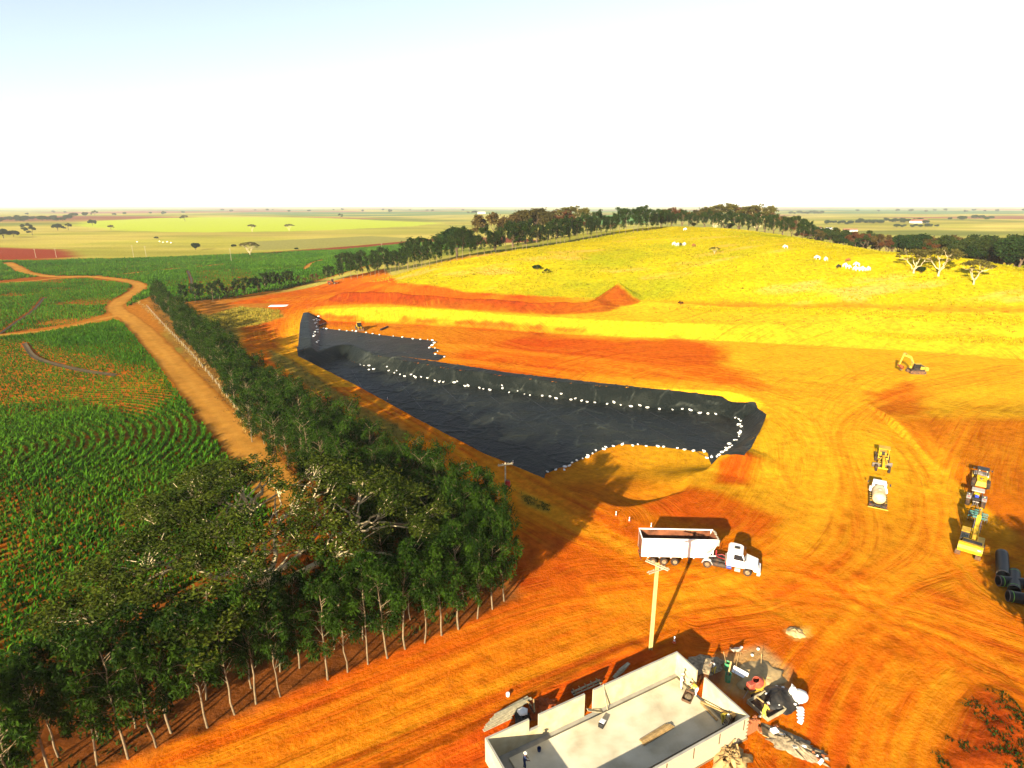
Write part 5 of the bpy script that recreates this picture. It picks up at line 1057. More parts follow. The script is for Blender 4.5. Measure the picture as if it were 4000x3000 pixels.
# --- motor grader
gh = math.atan2(97.4-103.2, 66.3-69.6); g0 = (66.75, 98.2)
gd = thing('motor_grader', 'yellow road grader with open cab parked nose to the tanker truck', 'grader', (g0[0], g0[1], gz(*g0)), gh)
m = MB(); m.tube([(.9,0,1.25),(.4,0,1.45),(-1.0,0,1.95),(-2.6,0,2.05),(-3.4,0,1.4)], [.22,.24,.24,.24,.26], 6); m.obj('main_beam','yellow_paint',gd)
part(gd, 'front_axle', 'yellow_paint', ((0,0,.68),(.22,2.0,.24)), ((.55,0,1.15),(.6,.42,.45),None,.05))
for s in (-1, 1):
    wheel(gd, (0, s*1.0, .62), .62, .38, rimm='dull_yellow')
    for xr in (-5.1, -6.6): wheel(gd, (xr, s*1.0, .62), .62, .40, rimm='dull_yellow')
    m = MB(); m.cyl((-1.9,s*.35,2.05),(-2.0,s*.75,.95),.07,n=8); m.obj('lift_ram','dull_yellow',gd); part(gd, 'tandem_case', 'dull_yellow', ((-5.85,s*.72,.7),(2.3,.2,.42),None,.05))
m = MB(); m.lathe([(.55,0),(.75,0),(.75,.14),(.55,.14),(.55,0)],20,'Z',(-2.2,0,.85)); m.box((-1.1,0,.9),(2.0,.25,.18)); m.obj('blade_circle','dull_yellow',gd)
m = MB()
for k in range(5): t = -.5 + .25*k; m.box((-2.2 - .12*math.cos(t*2), 0, .48 + t*.62),(.05,3.5,.18),(0,-t*.9,.42))
m.obj('blade','steel',gd)
part(gd, 'engine_cover', 'yellow_paint', ((-5.9,0,1.55),(2.6,1.15,.95),None,.08)); part(gd, 'cab_floor', 'chassis', ((-3.9,0,1.25),(1.5,1.5,.2)))
m = MB()
for sx in (-4.65,-3.2):
    for s in (-1, 1): m.box((sx, s*.78, 2.25),(.09,.09,1.9))
for s in (-1, 1): m.box((-3.95, s*.78, 2.0),(1.4,.06,.07))
m.box((-3.2,0,2.0),(.06,1.5,.07)); m.box((-3.2,0,1.45),(.06,1.5,.3)); m.obj('cab_frame','yellow_paint',gd); part(gd, 'cab_roof', 'yellow_paint', ((-3.95,0,3.25),(1.9,1.85,.10),None,.04)); part(gd, 'seat', 'black_plastic', ((-4.1,0,1.75),(.5,.5,.14),None,.03), ((-4.35,0,2.05),(.14,.5,.5),None,.03)); part(gd, 'control_stand', 'black_plastic', ((-3.45,0,1.75),(.25,.5,.6),None,.04))
m = MB()
for k in range(6): m.cyl((-3.3,-.5+.2*k,1.9),(-3.0,-.5+.2*k,2.25),.02,n=5)
m.obj('control_lever','black_plastic',gd)
# --- water tanker seen from behind
wh = math.atan2(89.65-83.6, 60.9-57.35); w0 = (57.55, 84.05)
tkr = thing('tanker_truck', 'white and rusty yellow water tanker truck with spray bar at the tail', 'truck', (w0[0], w0[1], gz(*w0)), wh)
m = MB(); pr = []
for k in range(9): t = math.pi/2*k/8; pr.append((math.sin(t), .55*(1-math.cos(t))))
prof = [(.02, .35)] + [(.95*r_, .35 + h_) for r_, h_ in pr] + [(.95, 4.0)] + [(.95*r_, 4.6 - h_) for r_, h_ in pr[::-1]] + [(.02, 4.6)]
m.lathe(prof, 22, 'X', (0, 0, 1.75)); tk_ = m.obj('tank', 'tank_dirt', tkr, True, 50)
m = MB(); m.lathe([(.02,.0),(.28,.0),(.30,.12),(.02,.16)],12,'Z',(2.2,0,2.66)); m.obj('tank_hatch','roof_grey',tk_,True,40)
m = MB()
for s in (-.25,.25): m.cyl((.42,s,1.0),(.9,s,2.7),.025,n=5)
for k in range(6): m.cyl((.44+.08*k,-.25,1.1+.28*k),(.44+.08*k,.25,1.1+.28*k),.02,n=5)
m.obj('ladder','dull_yellow',tk_)
part(tkr, 'chassis', 'chassis', ((3.2,-.42,.85),(7.6,.14,.26)), ((3.2,.42,.85),(7.6,.14,.26)), ((.0,0,.85),(.2,2.2,.2)), ((2.3,0,.95),(.15,2.3,.12)), ((3.9,0,.95),(.15,2.3,.12)))
for s in (-1, 1):
    part(tkr, 'side_rack', 'chassis', ((2.3,s*1.18,1.05),(4.2,.07,.10)), ((2.3,s*1.05,.78),(4.2,.3,.05)))
    for k in range(4): part(tkr, 'rack_bracket', 'dull_yellow', ((1.2+.9*k, s*1.08, 1.05),(.08,.34,.10)))
    wheel(tkr, (1.1, s*.98, .5), .5, .48); wheel(tkr, (5.6, s*1.0, .5), .5, .3); part(tkr, 'mudflap', 'black_plastic', ((.35,s*.95,.6),(.04,.55,.6))); part(tkr, 'front_wing', 'white_paint', ((5.75,s*1.12,1.15),(1.3,.38,.5),None,.1))
    mm = MB(); mm.cyl((6.2,s*1.1,2.3),(6.4,s*1.55,2.2),.025,n=5); mm.box((6.4,s*1.58,2.0),(.08,.2,.42)); mm.obj('mirror','black_plastic',tkr)
m = MB(); m.hexa([(4.85,-1.08,1.0),(6.7,-1.08,1.0),(6.7,1.08,1.0),(4.85,1.08,1.0),(4.9,-.98,2.72),(6.2,-.92,2.72),(6.2,.92,2.72),(4.9,.98,2.72)]); c_ = m.obj('cab','white_paint',tkr); m = MB(); m.hexa([(6.56,-.95,1.75),(6.61,-.95,1.75),(6.61,.95,1.75),(6.56,.95,1.75),(6.26,-.86,2.6),(6.31,-.86,2.6),(6.31,.86,2.6),(6.26,.86,2.6)]); m.obj('windscreen','glass',c_)
part(c_, 'rear_window', 'glass', ((4.86,0,2.2),(.03,1.3,.5))); part(tkr, 'bonnet', 'white_paint', ((7.0,0,1.3),(.9,1.9,.7),None,.1)); part(tkr, 'spray_bar', 'dull_yellow', ((-.45,0,.62),(.14,2.75,.14))); part(tkr, 'tail_frame', 'chassis', ((-.2,-.5,.8),(.6,.1,.1)), ((-.2,.5,.8),(.6,.1,.1)), ((-.15,0,1.05),(.08,2.0,.08))); part(tkr, 'tail_lamp', 'red_light', ((-.06,-1.0,.88),(.05,.3,.14)), ((-.06,1.0,.88),(.05,.3,.14)))
# --- small machines far off
def small_loader(name, label, x, y, rz, paint, s=1.0):
    e = thing(name, label, 'loader', (x, y, gz(x, y)), rz); e.scale = (s,)*3
    part(e, 'body', paint, ((-.9,0,1.35),(2.4,1.5,1.0),None,.1)); part(e, 'cab', 'glass', ((.6,0,1.95),(1.2,1.4,1.5))); part(e, 'cab_roof', paint, ((.6,0,2.75),(1.5,1.6,.12),None,.04))
    for xx in (-1.2, 1.5):
        for sd in (-1, 1): wheel(e, (xx, sd*.95, .65), .65, .5)
    part(e, 'loader_arm', paint, ((2.2,-.5,1.0),(2.0,.18,.25),(0,.3,0)), ((2.2,.5,1.0),(2.0,.18,.25),(0,.3,0))); m = MB(); m.prism([(2.9,.1),(3.7,.1),(3.3,.2),(3.05,.5),(3.2,1.0),(2.9,.8)], -1.3, 1.3); m.obj('bucket','track_steel',e); return e
x, y, z = G(776, 712); small_loader('wheel_loader', 'small yellow wheel loader working by the black strips on the bench', x, y, R(-70), 'yellow_paint', 1.15)
x, y, z = G(716, 614); small_loader('wheel_loader', 'tiny orange loader parked by the tree row above the bench', x, y, R(20), 'red_dirt', 1.1)
print('machines', round(time.time() - T0, 1))
# ------------------------------------------------------------------ building shell under construction
mat('render_wall', (.66,.56,.34), .9, var=.12, vscale=1.2, dirt=(.50,.36,.17), dscale=.7, damt=.6, bump=.15, bscale=10)
mat('block', (.64,.56,.38), .95, var=.12, vscale=.9, dirt=(.50,.27,.09), dscale=.5, damt=.5, bump=.3, bscale=20)
mat('mortar', (.24,.17,.09), .95, var=.2); mat('concrete', (.60,.53,.36), .85, var=.18, vscale=.45, dirt=(.80,.74,.56), dscale=.22, damt=.9, bump=.08)
mat('concrete_gutter', (.38,.36,.30), .9, var=.2, vscale=.8); mat('wood', (.46,.30,.12), .85, var=.35, vscale=3, bump=.2); mat('old_wood', (.44,.38,.24), .9, var=.3, vscale=3, bump=.2); mat('dark_wood', (.11,.06,.03), .9, var=.4, vscale=3)
mat('black_sheet', (.016,.016,.016), .45, bump=.5, bscale=3, spec=.25, dirt=(.08,.06,.04), dscale=1, damt=.5); mat('white_bag', (.78,.76,.70), .8, var=.08, vscale=4, bump=.3, bscale=6); mat('green_drum', (.05,.30,.13), .5, dirt=(.40,.30,.15), dscale=2, damt=.6)
mat('mixer_red', (.42,.055,.03), .5, dirt=(.35,.22,.12), dscale=2, damt=.5); mat('brick_red', (.42,.14,.05), .95, var=.35, vscale=6); mat('sand', (.55,.38,.17), 1, var=.2, vscale=2, bump=.4, bscale=10); mat('rubble', (.30,.23,.14), 1, var=.5, vscale=3, bump=.6, bscale=6); mat('clod', (.40,.075,.010), 1, var=.35, vscale=2, bump=.6, bscale=5)
mat('pole_concrete', (.52,.41,.15), .9, var=.15, vscale=1.5); mat('insulator', (.45,.38,.25), .4); mat('transformer_red', (.40,.012,.012), .5); mat('cone_orange', (.75,.10,.02), .6); mat('cone_white', (.8,.8,.78), .6); mat('pipe_black', (.010,.011,.012), .45, spec=.3, bump=.05); mat('pipe_green', (.18,.50,.04), .5)
mat('skin', (.24,.11,.06), .7); mat('cloth_yellow', (.75,.58,.06), .9); mat('cloth_white', (.78,.76,.68), .9); mat('cloth_blue', (.03,.05,.14), .9); mat('cloth_stripe', (.55,.55,.52), .9); mat('boot', (.04,.03,.025), .8); mat('hat', (.80,.76,.62), .7); mat('hair', (.02,.015,.01), .9)
AX, AY, AR = -2.3, 39.8, R(28.3)
BM = Matrix.Translation((AX, AY, 0)) @ Matrix.Rotation(AR, 4, 'Z')
def BW(x, y, z=0.0): return BM @ Vector((x, -y, z))          # building frame: x along the long wall, y towards the road-side wall
bld = thing('building_shell', 'roofless pale block building with concrete floor, under construction', 'building', (AX, AY, 0), AR)
Hh, tW, LX, LY = 2.55, .16, 21.65, 9.1
def wall(name, boxes, m='render_wall', parent=bld):
    b = MB()
    for x0, x1, y0, y1, z0, z1 in boxes: b.box(((x0+x1)/2, -(y0+y1)/2, (z0+z1)/2), (x1-x0, y1-y0, z1-z0))
    return b.obj(name, m, parent)
wall('long_wall', [(0,4.25,0,tW,-.2,Hh), (4.25,5.25,0,tW,-.2,1.25), (5.25,10.22,0,tW,-.2,Hh), (11.2,LX,0,tW,-.2,Hh)])
wall('short_wall', [(0,tW,tW,LY-tW,-.2,Hh)]); wall('short_wall', [(LX-tW,LX,tW,2.88,-.2,Hh), (LX-tW,LX,3.87,LY-tW,-.2,Hh)])
fw = wall('block_wall', [(0,LX,LY-tW,LY-.02,-.2,Hh)], 'mortar')
wall('wall_capping', [(.005,4.245,-.012,tW+.012,Hh+.002,Hh+.035), (5.255,10.21,-.012,tW+.012,Hh+.002,Hh+.035), (11.21,LX,-.012,tW+.012,Hh+.002,Hh+.035), (LX-tW-.01,LX+.012,tW+.02,2.87,Hh+.002,Hh+.03), (LX-tW-.01,LX+.012,3.88,LY-tW-.02,Hh+.002,Hh+.03), (0,LX,LY-tW-.012,LY+.03,Hh+.002,Hh+.035), (-.012,tW+.012,tW+.02,LY-tW-.02,Hh+.002,Hh+.03)], 'concrete_gutter')
wall('floor_slab', [(1.87,21.05,.86,7.3,-.05,.24)], 'concrete'); wall('floor_base', [(tW,LX-tW,tW,LY-tW,-.1,.045)], 'concrete_gutter'); wall('footing', [(-.05,LX+.06,LY-.03,LY+.07,-.2,.16)], 'mortar')
bb = MB().box((0,0,0), (.385,.03,.192)).mesh('block', 'block'); nbk = 0
for j in range(12):
    for i in range(25):
        x = LX - .20 - .395*i - (.2 if j % 2 else 0); z = .20 + .203*j
        o = link('block', bb, fw); o.location = (x, -(LY - .012), z); o.scale = (1, random.uniform(.7, 1.3), 1); nbk += 1
rest = MB()
for j in range(12):
    for i in range(25, 54):
        x = LX - .20 - .395*i - (.2 if j % 2 else 0)
        if x > .2: rest.box((x, -(LY - .012), .20 + .203*j), (.385, .03, .192))
tag(rest.obj('block_facing', 'block', fw), kind='stuff')
for k in range(4): wall('weep_stain', [(12.0+3.0*k, 12.12+3.0*k, LY+.004, LY+.010, 1.3, 2.45)], 'dark_wood', fw)
wall('sill', [(4.2,5.3,-.03,tW+.03,1.252,1.31)], 'concrete_gutter')
# props and lumber inside
def board(name, label, a, b, w, t, m='wood', group=None, cat='board'):
    a = Vector(a); b = Vector(b); d = b - a; c_ = (a + b)/2; q_ = BM.inverted() @ c_
    if not (-.3 < q_.x < LX + .3 and -LY - .3 < q_.y < .3): dz_ = Vector((0, 0, max(gz(a.x, a.y), gz(b.x, b.y), gz(c_.x, c_.y)))); a = a + dz_; b = b + dz_
    o = MB().box((0,0,0), (d.length, w, t)).obj(name, m); o.location = (a+b)/2; o.rotation_euler = d.to_track_quat('X','Z').to_euler(); return tag(o, label, cat, group)
board('prop', 'pale timber prop leaning on the long wall beside its door gap', BW(12.6,.62,.10), BW(12.35,.10,2.75), .12, .07, 'old_wood')
board('door_board', 'pale board lying across the door gap of the long wall', BW(10.5,.25,.75), BW(11.9,.55,.12), .30, .06, 'old_wood')
board('prop', 'long yellow timber prop bracing the short wall from the slab', BW(20.9,4.3,.35), BW(21.3,7.7,1.5), .18, .10, 'wood'); board('prop', 'second yellow timber prop lying beside the bracing prop', BW(20.8,4.4,.3), BW(20.6,6.6,.35), .18, .10, 'wood'); board('prop', 'thin timber prop running from the slab corner to the block wall', BW(21.2,7.7,1.4), BW(19.0,8.4,.15), .10, .08, 'dark_wood')
for k in range(4): board('plank', 'yellow plank in the small stack on the concrete floor', BW(12.9,4.95+.13*k,.30+.05*(k%3)), BW(16.2+.15*k,4.75+.13*k,.30+.05*(k%3)), .28, .045, 'wood', 'plank stack on the floor')
hm = thing('mortar_hod', 'black and white tool box standing on the concrete floor', 'tool box', BW(10.95,1.95,.24), AR+.5); part(hm,'box','black_plastic',((0,0,.2),(.75,.5,.4),None,.04)); part(hm,'lid','cone_white',((.1,0,.43),(.5,.46,.06),(0,.15,0)))
bc = thing('bucket', 'dark blue bucket on the concrete floor near the gutter', 'bucket', BW(4.5,1.5,.24), 0); MB().lathe([(.14,0),(.19,.36),(.17,.36),(.13,.03),(.01,.03)],14).obj('pail','cloth_blue',bc,True,40); MB().tube([(-.19,0,.34),(-.1,0,.5),(.1,0,.5),(.19,0,.34)],.01,5).obj('handle','steel',bc)
tg = thing('mortar_trough', 'dark mortar trough by the gap in the short wall', 'trough', BW(20.2,3.3,.24), AR+.5); part(tg,'tray','dark_wood',((0,0,.04),(1.3,.8,.06)),((0,.42,.16),(1.3,.05,.26)),((0,-.42,.16),(1.3,.05,.26)),((.66,0,.16),(.05,.8,.26)),((-.66,0,.16),(.05,.8,.26))); MB().ell((0,0,.10),(.55,.33,.12),12,6,.2).obj('mortar','rubble',tg,True)
wd = thing('timber_post', 'rough timber post in the corner behind the block wall', 'post', BW(21.25,7.75,.045), AR); part(wd,'shaft','dark_wood',((0,0,.8),(.22,.22,1.6))); part(wd,'cap_block','wood',((0,0,1.65),(.45,.4,.16)))
# ------------------------------------------------------------------ clutter round the building
def heap(name, label, cat, x, y, r, h, m, n=26, jag=.35, seed=0, rz=0, ex=1.0, smooth=True):
    rg = np.random.default_rng(seed); V = [(0,0,h)]; rings = 7; F = []
    for i in range(1, rings+1):
        f = i/rings
        for k in range(n):
            t = 2*math.pi*k/n; j = 1 + rg.normal(0, jag*.35); V.append((r*ex*f*math.cos(t)*j, r*f*math.sin(t)*j, max(-.06, h*(1-f**1.4)*(1 + rg.normal(0, jag*.5))) if i < rings else -.08))
    for k in range(n): F.append((0, 1+k, 1+(k+1) % n))
    for i in range(rings-1):
        for k in range(n): a_, b_ = 1+i*n+k, 1+i*n+(k+1) % n; F.append((a_, a_+n, b_+n)); F.append((a_, b_+n, b_))
    o = link(name, fast_mesh(name, V, F, [m], smooth)); o.location = (x, y, gz(x, y)); o.rotation_euler = (0,0,rz); return tag(o, label, cat) if cat else tag(o, label, kind='stuff')
tp = heap('tarpaulin_heap', 'black plastic sheet draped over a heap and weighted with stones', 'tarpaulin', 26.0, 46.6, 1.75, 1.05, 'black_sheet', 22, .18, 1, .4, 1.15)
for k, (dx, dy, dz) in enumerate([(-.5,-1.1,.35),(.2,1.2,.4),(.7,.9,.55),(-1.2,.2,.5),(1.1,-.9,.3),(-.1,1.35,.2),(.6,-1.35,.1),(1.6,-.6,.1)]):
    o = MB().ell((0,0,0),(.16,.11,.09),8,5,.3).obj('weight_stone','white_bag',None,True); o.location = (26.0+dx,46.6+dy,gz(26+dx,46.6+dy)+dz); tag(o,'small pale stone weighting the black plastic sheet','stone','stones on the black sheet')
bg_ = thing('bulk_bag', 'big slumped white bulk bag beside the black sheet heap', 'bag', (27.9,46.5,0), .3); bg_.scale = (.85,.85,.85)
m = MB(); m.ell((0,0,.55),(.95,.85,.62),16,10,.10); m.ell((-.55,.55,.75),(.5,.45,.75),12,8,.2); m.ell((-.3,.9,1.0),(.2,.15,.4),8,6,.2); m.obj('sack','white_bag',bg_,True); MB().tube([(-.7,.3,1.2),(-.8,.6,1.6),(-.5,.9,1.6),(-.3,.8,1.3)],.04,6).obj('lifting_loop','white_bag',bg_,True)
for k in range(5):
    o = MB().box((0,0,0),(.62,.42,.17),None,.08).obj('cement_sack','white_bag',None,True); o.location = (27.45-.16*k,45.35-.36*k,gz(27.4,45)+.10+.02*(k%2)); o.rotation_euler = (0,.1*(k%2),.2*k); tag(o,'plump white cement sack in the row below the bulk bag','sack','row of cement sacks')
# formwork box with hollow-block stack
fb = thing('formwork_box', 'square timber-framed mixing box with dark inside, beside the red mixer', 'mixing box', (24.3,45.6,0), AR)
part(fb,'bed','dark_wood',((0,0,.06),(2.3,2.3,.05))); part(fb,'side_board','old_wood',((0,1.2,.22),(2.5,.07,.42)),((0,-1.2,.22),(2.5,.07,.42)),((1.2,0,.22),(.07,2.3,.42)),((-1.2,0,.22),(.07,2.3,.42))); part(fb,'divider','wood',((.1,.5,.25),(.1,1.3,.1),(.2,0,.3)))
st = thing('block_stack', 'brown stack of hollow blocks outside the building corner', 'block stack', BW(22.5,8.7,0), AR); sb = MB(); sb.box((0,0,0),(.38,.19,.19)); sbm = sb.mesh('hollow_block','brick_red'); hol = MB().box((0,0,.0),(.12,.13,.195)).mesh('core','dark_wood')
for j in range(7):
    for i in range(4):
        for k in range(2):
            if j == 6 and (i+k) % 2: continue
            o = link('hollow_block', sbm, st); o.location = (-.6+.4*i+random.uniform(-.02,.02), -.12+.22*k, .11+.20*j); o.rotation_euler = (0,0,random.uniform(-.05,.05))
for k in range(7):
    o = link('loose_block', sbm, None); p = BW(23.1+random.uniform(0,1.0), 8.3+random.uniform(-.5,.9)); o.location = (p.x,p.y,gz(p.x,p.y)+.10); o.rotation_euler = (0,random.choice([0,1.57])*0,random.uniform(0,3)); tag(o,'loose brown hollow block scattered by the block stack','block','loose blocks by the stack')
# mixer
mx = thing('concrete_mixer', 'red drum concrete mixer with yellow ring gear standing by the mixing box', 'mixer', (24.0,47.5,0), R(20)); dm = MB(); dm.M = Matrix.Translation((.25,0,1.0)) @ Matrix.Rotation(R(-35),4,'Y'); dm.lathe([(.05,-.62),(.34,-.58),(.60,-.15),(.62,.15),(.40,.55),(.34,.62),(.30,.60),(.36,.5),(.55,.12),(.5,-.2)],18); dr = dm.obj('drum','mixer_red',mx,True,40); rg_ = MB(); rg_.M = dm.M; rg_.lathe([(.61,-.06),(.68,-.06),(.68,.06),(.61,.06),(.61,-.06)],22); rg_.obj('ring_gear','dull_yellow',dr)
part(mx,'motor_cover','mixer_red',((-.65,0,.95),(.7,.6,.7),None,.06)); part(mx,'frame','dull_yellow',((-.2,.42,.5),(1.6,.07,.07)),((-.2,-.42,.5),(1.6,.07,.07)),((.4,.4,.35),(.07,.07,.75),(0,.2,0)),((.4,-.4,.35),(.07,.07,.75),(0,.2,0)),((-.8,0,.35),(.07,.8,.07)))
for s in (-1,1): wheel(mx,(-.7,s*.5,.25),.25,.12,lug=False)
MB().tube([(-.9,0,.5),(-1.5,-.3,.35),(-1.9,-.5,.3)],.03,6).obj('tow_bar','steel',mx)
# drums, wheelbarrow, sheets, sticks
def drum(x, y, label, h=.9, open_=True):
    t = thing('oil_drum', label, 'drum', (x,y,gz(x,y)), random.uniform(0,6)); MB().lathe([(.01,.02),(.29,.0),(.295,.3),(.31,.31),(.295,.32),(.295,.6),(.31,.61),(.295,.62),(.29,h),(.31,h+.01),(.31,h+.03),(.275,h+.03),(.275,.12),(.01,.12)],20).obj('shell','green_drum',t,True,40); MB().lathe([(.01,.55),(.272,.55)],18).obj('water','glass',t); return t
drum(21.75,48.85,'green oil drum full of water with a yellow plank in it'); drum(22.2,50.4,'green oil drum with pale rim behind the plank-filled one')
board('plank','yellow plank standing in the front green drum',(21.7,48.85,.45),(22.2,49.6,1.75),.14,.03,'wood'); board('shovel_handle','thin wooden shovel handle leaning by the green drums',(22.1,50.2,.5),(21.8,50.8,1.9),.035,.035,'wood',cat='handle'); board('shovel_handle','long thin pole leaning between drum and wheelbarrow',(22.4,49.1,.05),(23.6,51.2,1.3),.035,.035,'wood',cat='handle'); board('stake','lone brown stake standing in the sand patch',(25.8,50.6,0),(26.0,51.3,1.2),.05,.05,'wood',cat='stake')
wb = thing('wheelbarrow','pale metal wheelbarrow tipped on its nose by the green drums','wheelbarrow',(24.0,52.6,0),R(120)); m = MB(); m.M = Matrix.Translation((0,0,.55)) @ Matrix.Rotation(R(35),4,'Y'); m.hexa([(-.35,-.22,-.1),(.35,-.22,-.1),(.35,.22,-.1),(-.35,.22,-.1),(-.5,-.34,.2),(.5,-.34,.2),(.5,.34,.2),(-.5,.34,.2)]); m.obj('tray','roof_grey',wb); m = MB(); m.tube([(.7,-.1,.2),(.1,-.25,.4),(-.9,-.3,1.1)],.022,5); m.tube([(.7,.1,.2),(.1,.25,.4),(-.9,.3,1.1)],.022,5); m.tube([(-.2,-.25,.5),(-.3,-.3,0)],.02,5); m.tube([(-.2,.25,.5),(-.3,.3,0)],.02,5); m.obj('frame','wood',wb); wheel(wb,(.75,0,.19),.19,.09,lug=False)
o = MB().box((0,0,0),(1.5,.75,.03)).obj('white_board','cone_white'); o.location = (23.3,49.7,.28); o.rotation_euler = (.35,.15,R(-35)); tag(o,'white sheet board lying tilted behind the green drums','board')
o = MB().box((0,0,0),(.62,.5,.42),None,.03).obj('white_box','cone_white'); o.location = (23.85,42.7,.24); o.rotation_euler = (.1,0,.3); tag(o,'small white box beside the rubble strip','box')
o = MB().box((0,0,0),(1.5,.55,.05)).obj('hollow_panel','wood'); o.location = (22.9,42.5,.35); o.rotation_euler = (.2,.3,R(70)); tag(o,'brown panel leaning on loose blocks by the building corner','panel')
for k,(x,y) in enumerate([(24.9,53.6),(25.6,52.4),(26.6,53.3)]):
    o = MB().ell((0,0,0),(.16,.14,.13),8,6,.3).obj('stone','white_bag',None,True); o.location = (x,y,gz(x,y)+.08); tag(o,'pale stone lying alone on the orange yard','stone','pale stones on the yard')
heap('sand_pile','low pile of pale building sand spread beside the mixer','sand pile',25.2,49.3,2.3,.28,'sand',26,.35,3,.5,1.3); heap('sand_pile','small bright sand heap on the open yard behind the building','sand pile',*at_z(1718,1366),1.0,.35,'sand',20,.4,4); heap('mortar_patch','dark wet mortar patch at the feet of the man in the striped shirt','mortar',19.9,51.0,1.5,.14,'rubble',22,.4,5,.2,1.5)
heap('rubble','long strip of broken masonry and rubbish beside the building', None, 25.0,41.6,1.25,.42,'rubble',40,.45,6,R(-40),2.6,True); heap('brushwood','pile of yellow splintered wood against the block wall', None, 18.9,39.9,1.45,.75,'wood',24,.9,7,R(30),1.2,False); heap('clods','heap of fresh red clods by the stacked boards', None, 2.6,45.4,1.2,.6,'clod',34,.4,8,.3,1.4,True)
rr_ = np.random.default_rng(9)
for k in range(12): board('timber_scrap','splintered yellow timber scrap on the brushwood pile',(18.0+rr_.uniform(0,1.8),39.2+rr_.uniform(0,1.6),.35+rr_.uniform(0,.35)),(18.2+rr_.uniform(0,1.8),39.5+rr_.uniform(0,1.6),.5+rr_.uniform(0,.5)),.14,.05,'wood','scraps on the brushwood pile')
for k in range(16):
    x = 25.0+rr_.normal(0,1.6); y = 41.6 - (x-25)*.84 + rr_.normal(0,.5); o = MB().box((0,0,0),(rr_.uniform(.15,.5),rr_.uniform(.1,.3),rr_.uniform(.06,.2))).obj('rubble_chunk',['concrete_gutter','brick_red','white_bag'][k%3]); o.location = (x,y,gz(x,y)+.32); o.rotation_euler = tuple(rr_.uniform(-.6,.6,3)); tag(o,'broken chunk of masonry on the rubble strip','chunk','chunks on the rubble strip')
# lumber behind the building
for k in range(11):
    a = Vector((-2.6+.25*k*.5, 42.6+.33*k*.55, .08+.06*(k%3))); L_ = 3.0+.5*(k%3); d = Vector((math.cos(R(30+2*(k%4))), math.sin(R(30+2*(k%4))),.0)); board('plank','grey weathered plank in the long pile behind the window wall', a, a+d*L_, .30, .05, 'old_wood','plank pile behind the window wall')
for k in range(6): board('lumber_scrap','dark scrap board in the tangle next to the plank pile',(1.6+rr_.uniform(0,1.6),44.2+rr_.uniform(0,1.2),.1+.05*k),(2.2+rr_.uniform(-1,1.6),45.0+rr_.uniform(-.6,1.0),.2+.06*k),.12,.06,['dark_wood','wood'][k%2],'tangle of scrap boards')
o = heap('plastic_bundle','crumpled black and white plastic bundle on the plank pile','bundle',.9,44.3,.85,.65,'black_sheet',16,.5,11); o2 = MB().ell((.1,.1,.55),(.5,.45,.28),10,6,.5).obj('white_film','white_bag',o,True)
o = MB().cyl((-.35,0,0),(.35,0,0),.10,n=10).obj('white_pipe_offcut','cone_white'); o.location = (-3.1,42.9,.12); o.rotation_euler = (0,0,R(25)); tag(o,'short white pipe offcut at the end of the plank pile','pipe')
o = MB().lathe([(.01,0),(.17,0),(.19,.3),(.17,.32),(.01,.32)],12).obj('white_bucket','cone_white'); o.location = (-.4,47.0,gz(-.4,47)); tag(o,'white bucket standing alone at the road edge','bucket')
ts = thing('trestle','low timber trestle with yellow cross bars in the wall shadow','trestle',(*(BW(12.3,-2.5).xy),0),AR); part(ts,'rail','old_wood',((0,0,.35),(3.4,.16,.10)),((0,-.3,.30),(3.4,.10,.08)))
for k in range(5): part(ts,'cross_bar','wood',((-1.4+.7*k,-.1,.42),(.09,.8,.06)))
for sx in (-1.5,1.5): part(ts,'foot','dark_wood',((sx,0,.16),(.1,.7,.32)))
for k in range(4): q = BW(15.6+.35*k,-2.3-.12*k,.1+.05*k); board('pale_board','short pale board in the small pile near the pole foot', q, q+Vector((1.1,1.0,.0)), .36, .07, 'old_wood','pale boards near the pole foot')
for _o in list(COL.objects):
    if _o.parent is None and _o.get('category') in ('mixer','mixing box','bag','wheelbarrow','block stack','trestle','box','panel') and _o.name not in ('building_shell',):
        _o.location.z += gz(_o.location.x, _o.location.y)
# ------------------------------------------------------------------ poles and wires' cross-arms
def pole(x, y, h, label, arms=(), twin=False, rz=0, m='pole_concrete', r=.14, group=None, name='utility_pole'):
    t = thing(name, label, 'pole', (x,y,gz(x,y)-.1), rz, group)
    if twin:
        for s in (-1,1): MB().box((0,s*.14,h/2),(.20,.12,h),None,0,.65,.7).obj('shaft',m,t)
        b = MB(); b.box((0,0,h/2),(.06,.18,h-.1),None,0,.8,.6)
        b.obj('web',m,t)
    else: MB().cyl((0,0,0),(0,0,h),r,r*.6,n=8).obj('shaft',m,t,True,40)
    for (z, ang, L_, dbl) in arms:
        ca, sa = math.cos(ang), math.sin(ang); b = MB()
        for s in ((-.14,.14) if dbl else (0,)): b.box((-sa*s,ca*s,z),(L_,.09,.11),(0,0,ang))
        a_ = b.obj('cross_arm','old_wood',t); ins = MB()
        for k in (-.46,-.2,.2,.46): ins.lathe([(.02,0),(.05,.02),(.03,.08),(.06,.12),(.02,.2)],8,'Z',(ca*L_*k,sa*L_*k,z+.06))
        ins.obj('insulator','insulator',a_,True)
    return t
pole(14.96,53.31,10.9,'tall pale twin-shaft concrete pole with crossed arms beside the building',[(10.6,R(-132),2.6,True),(10.0,R(-62),2.3,True)],True,R(90))
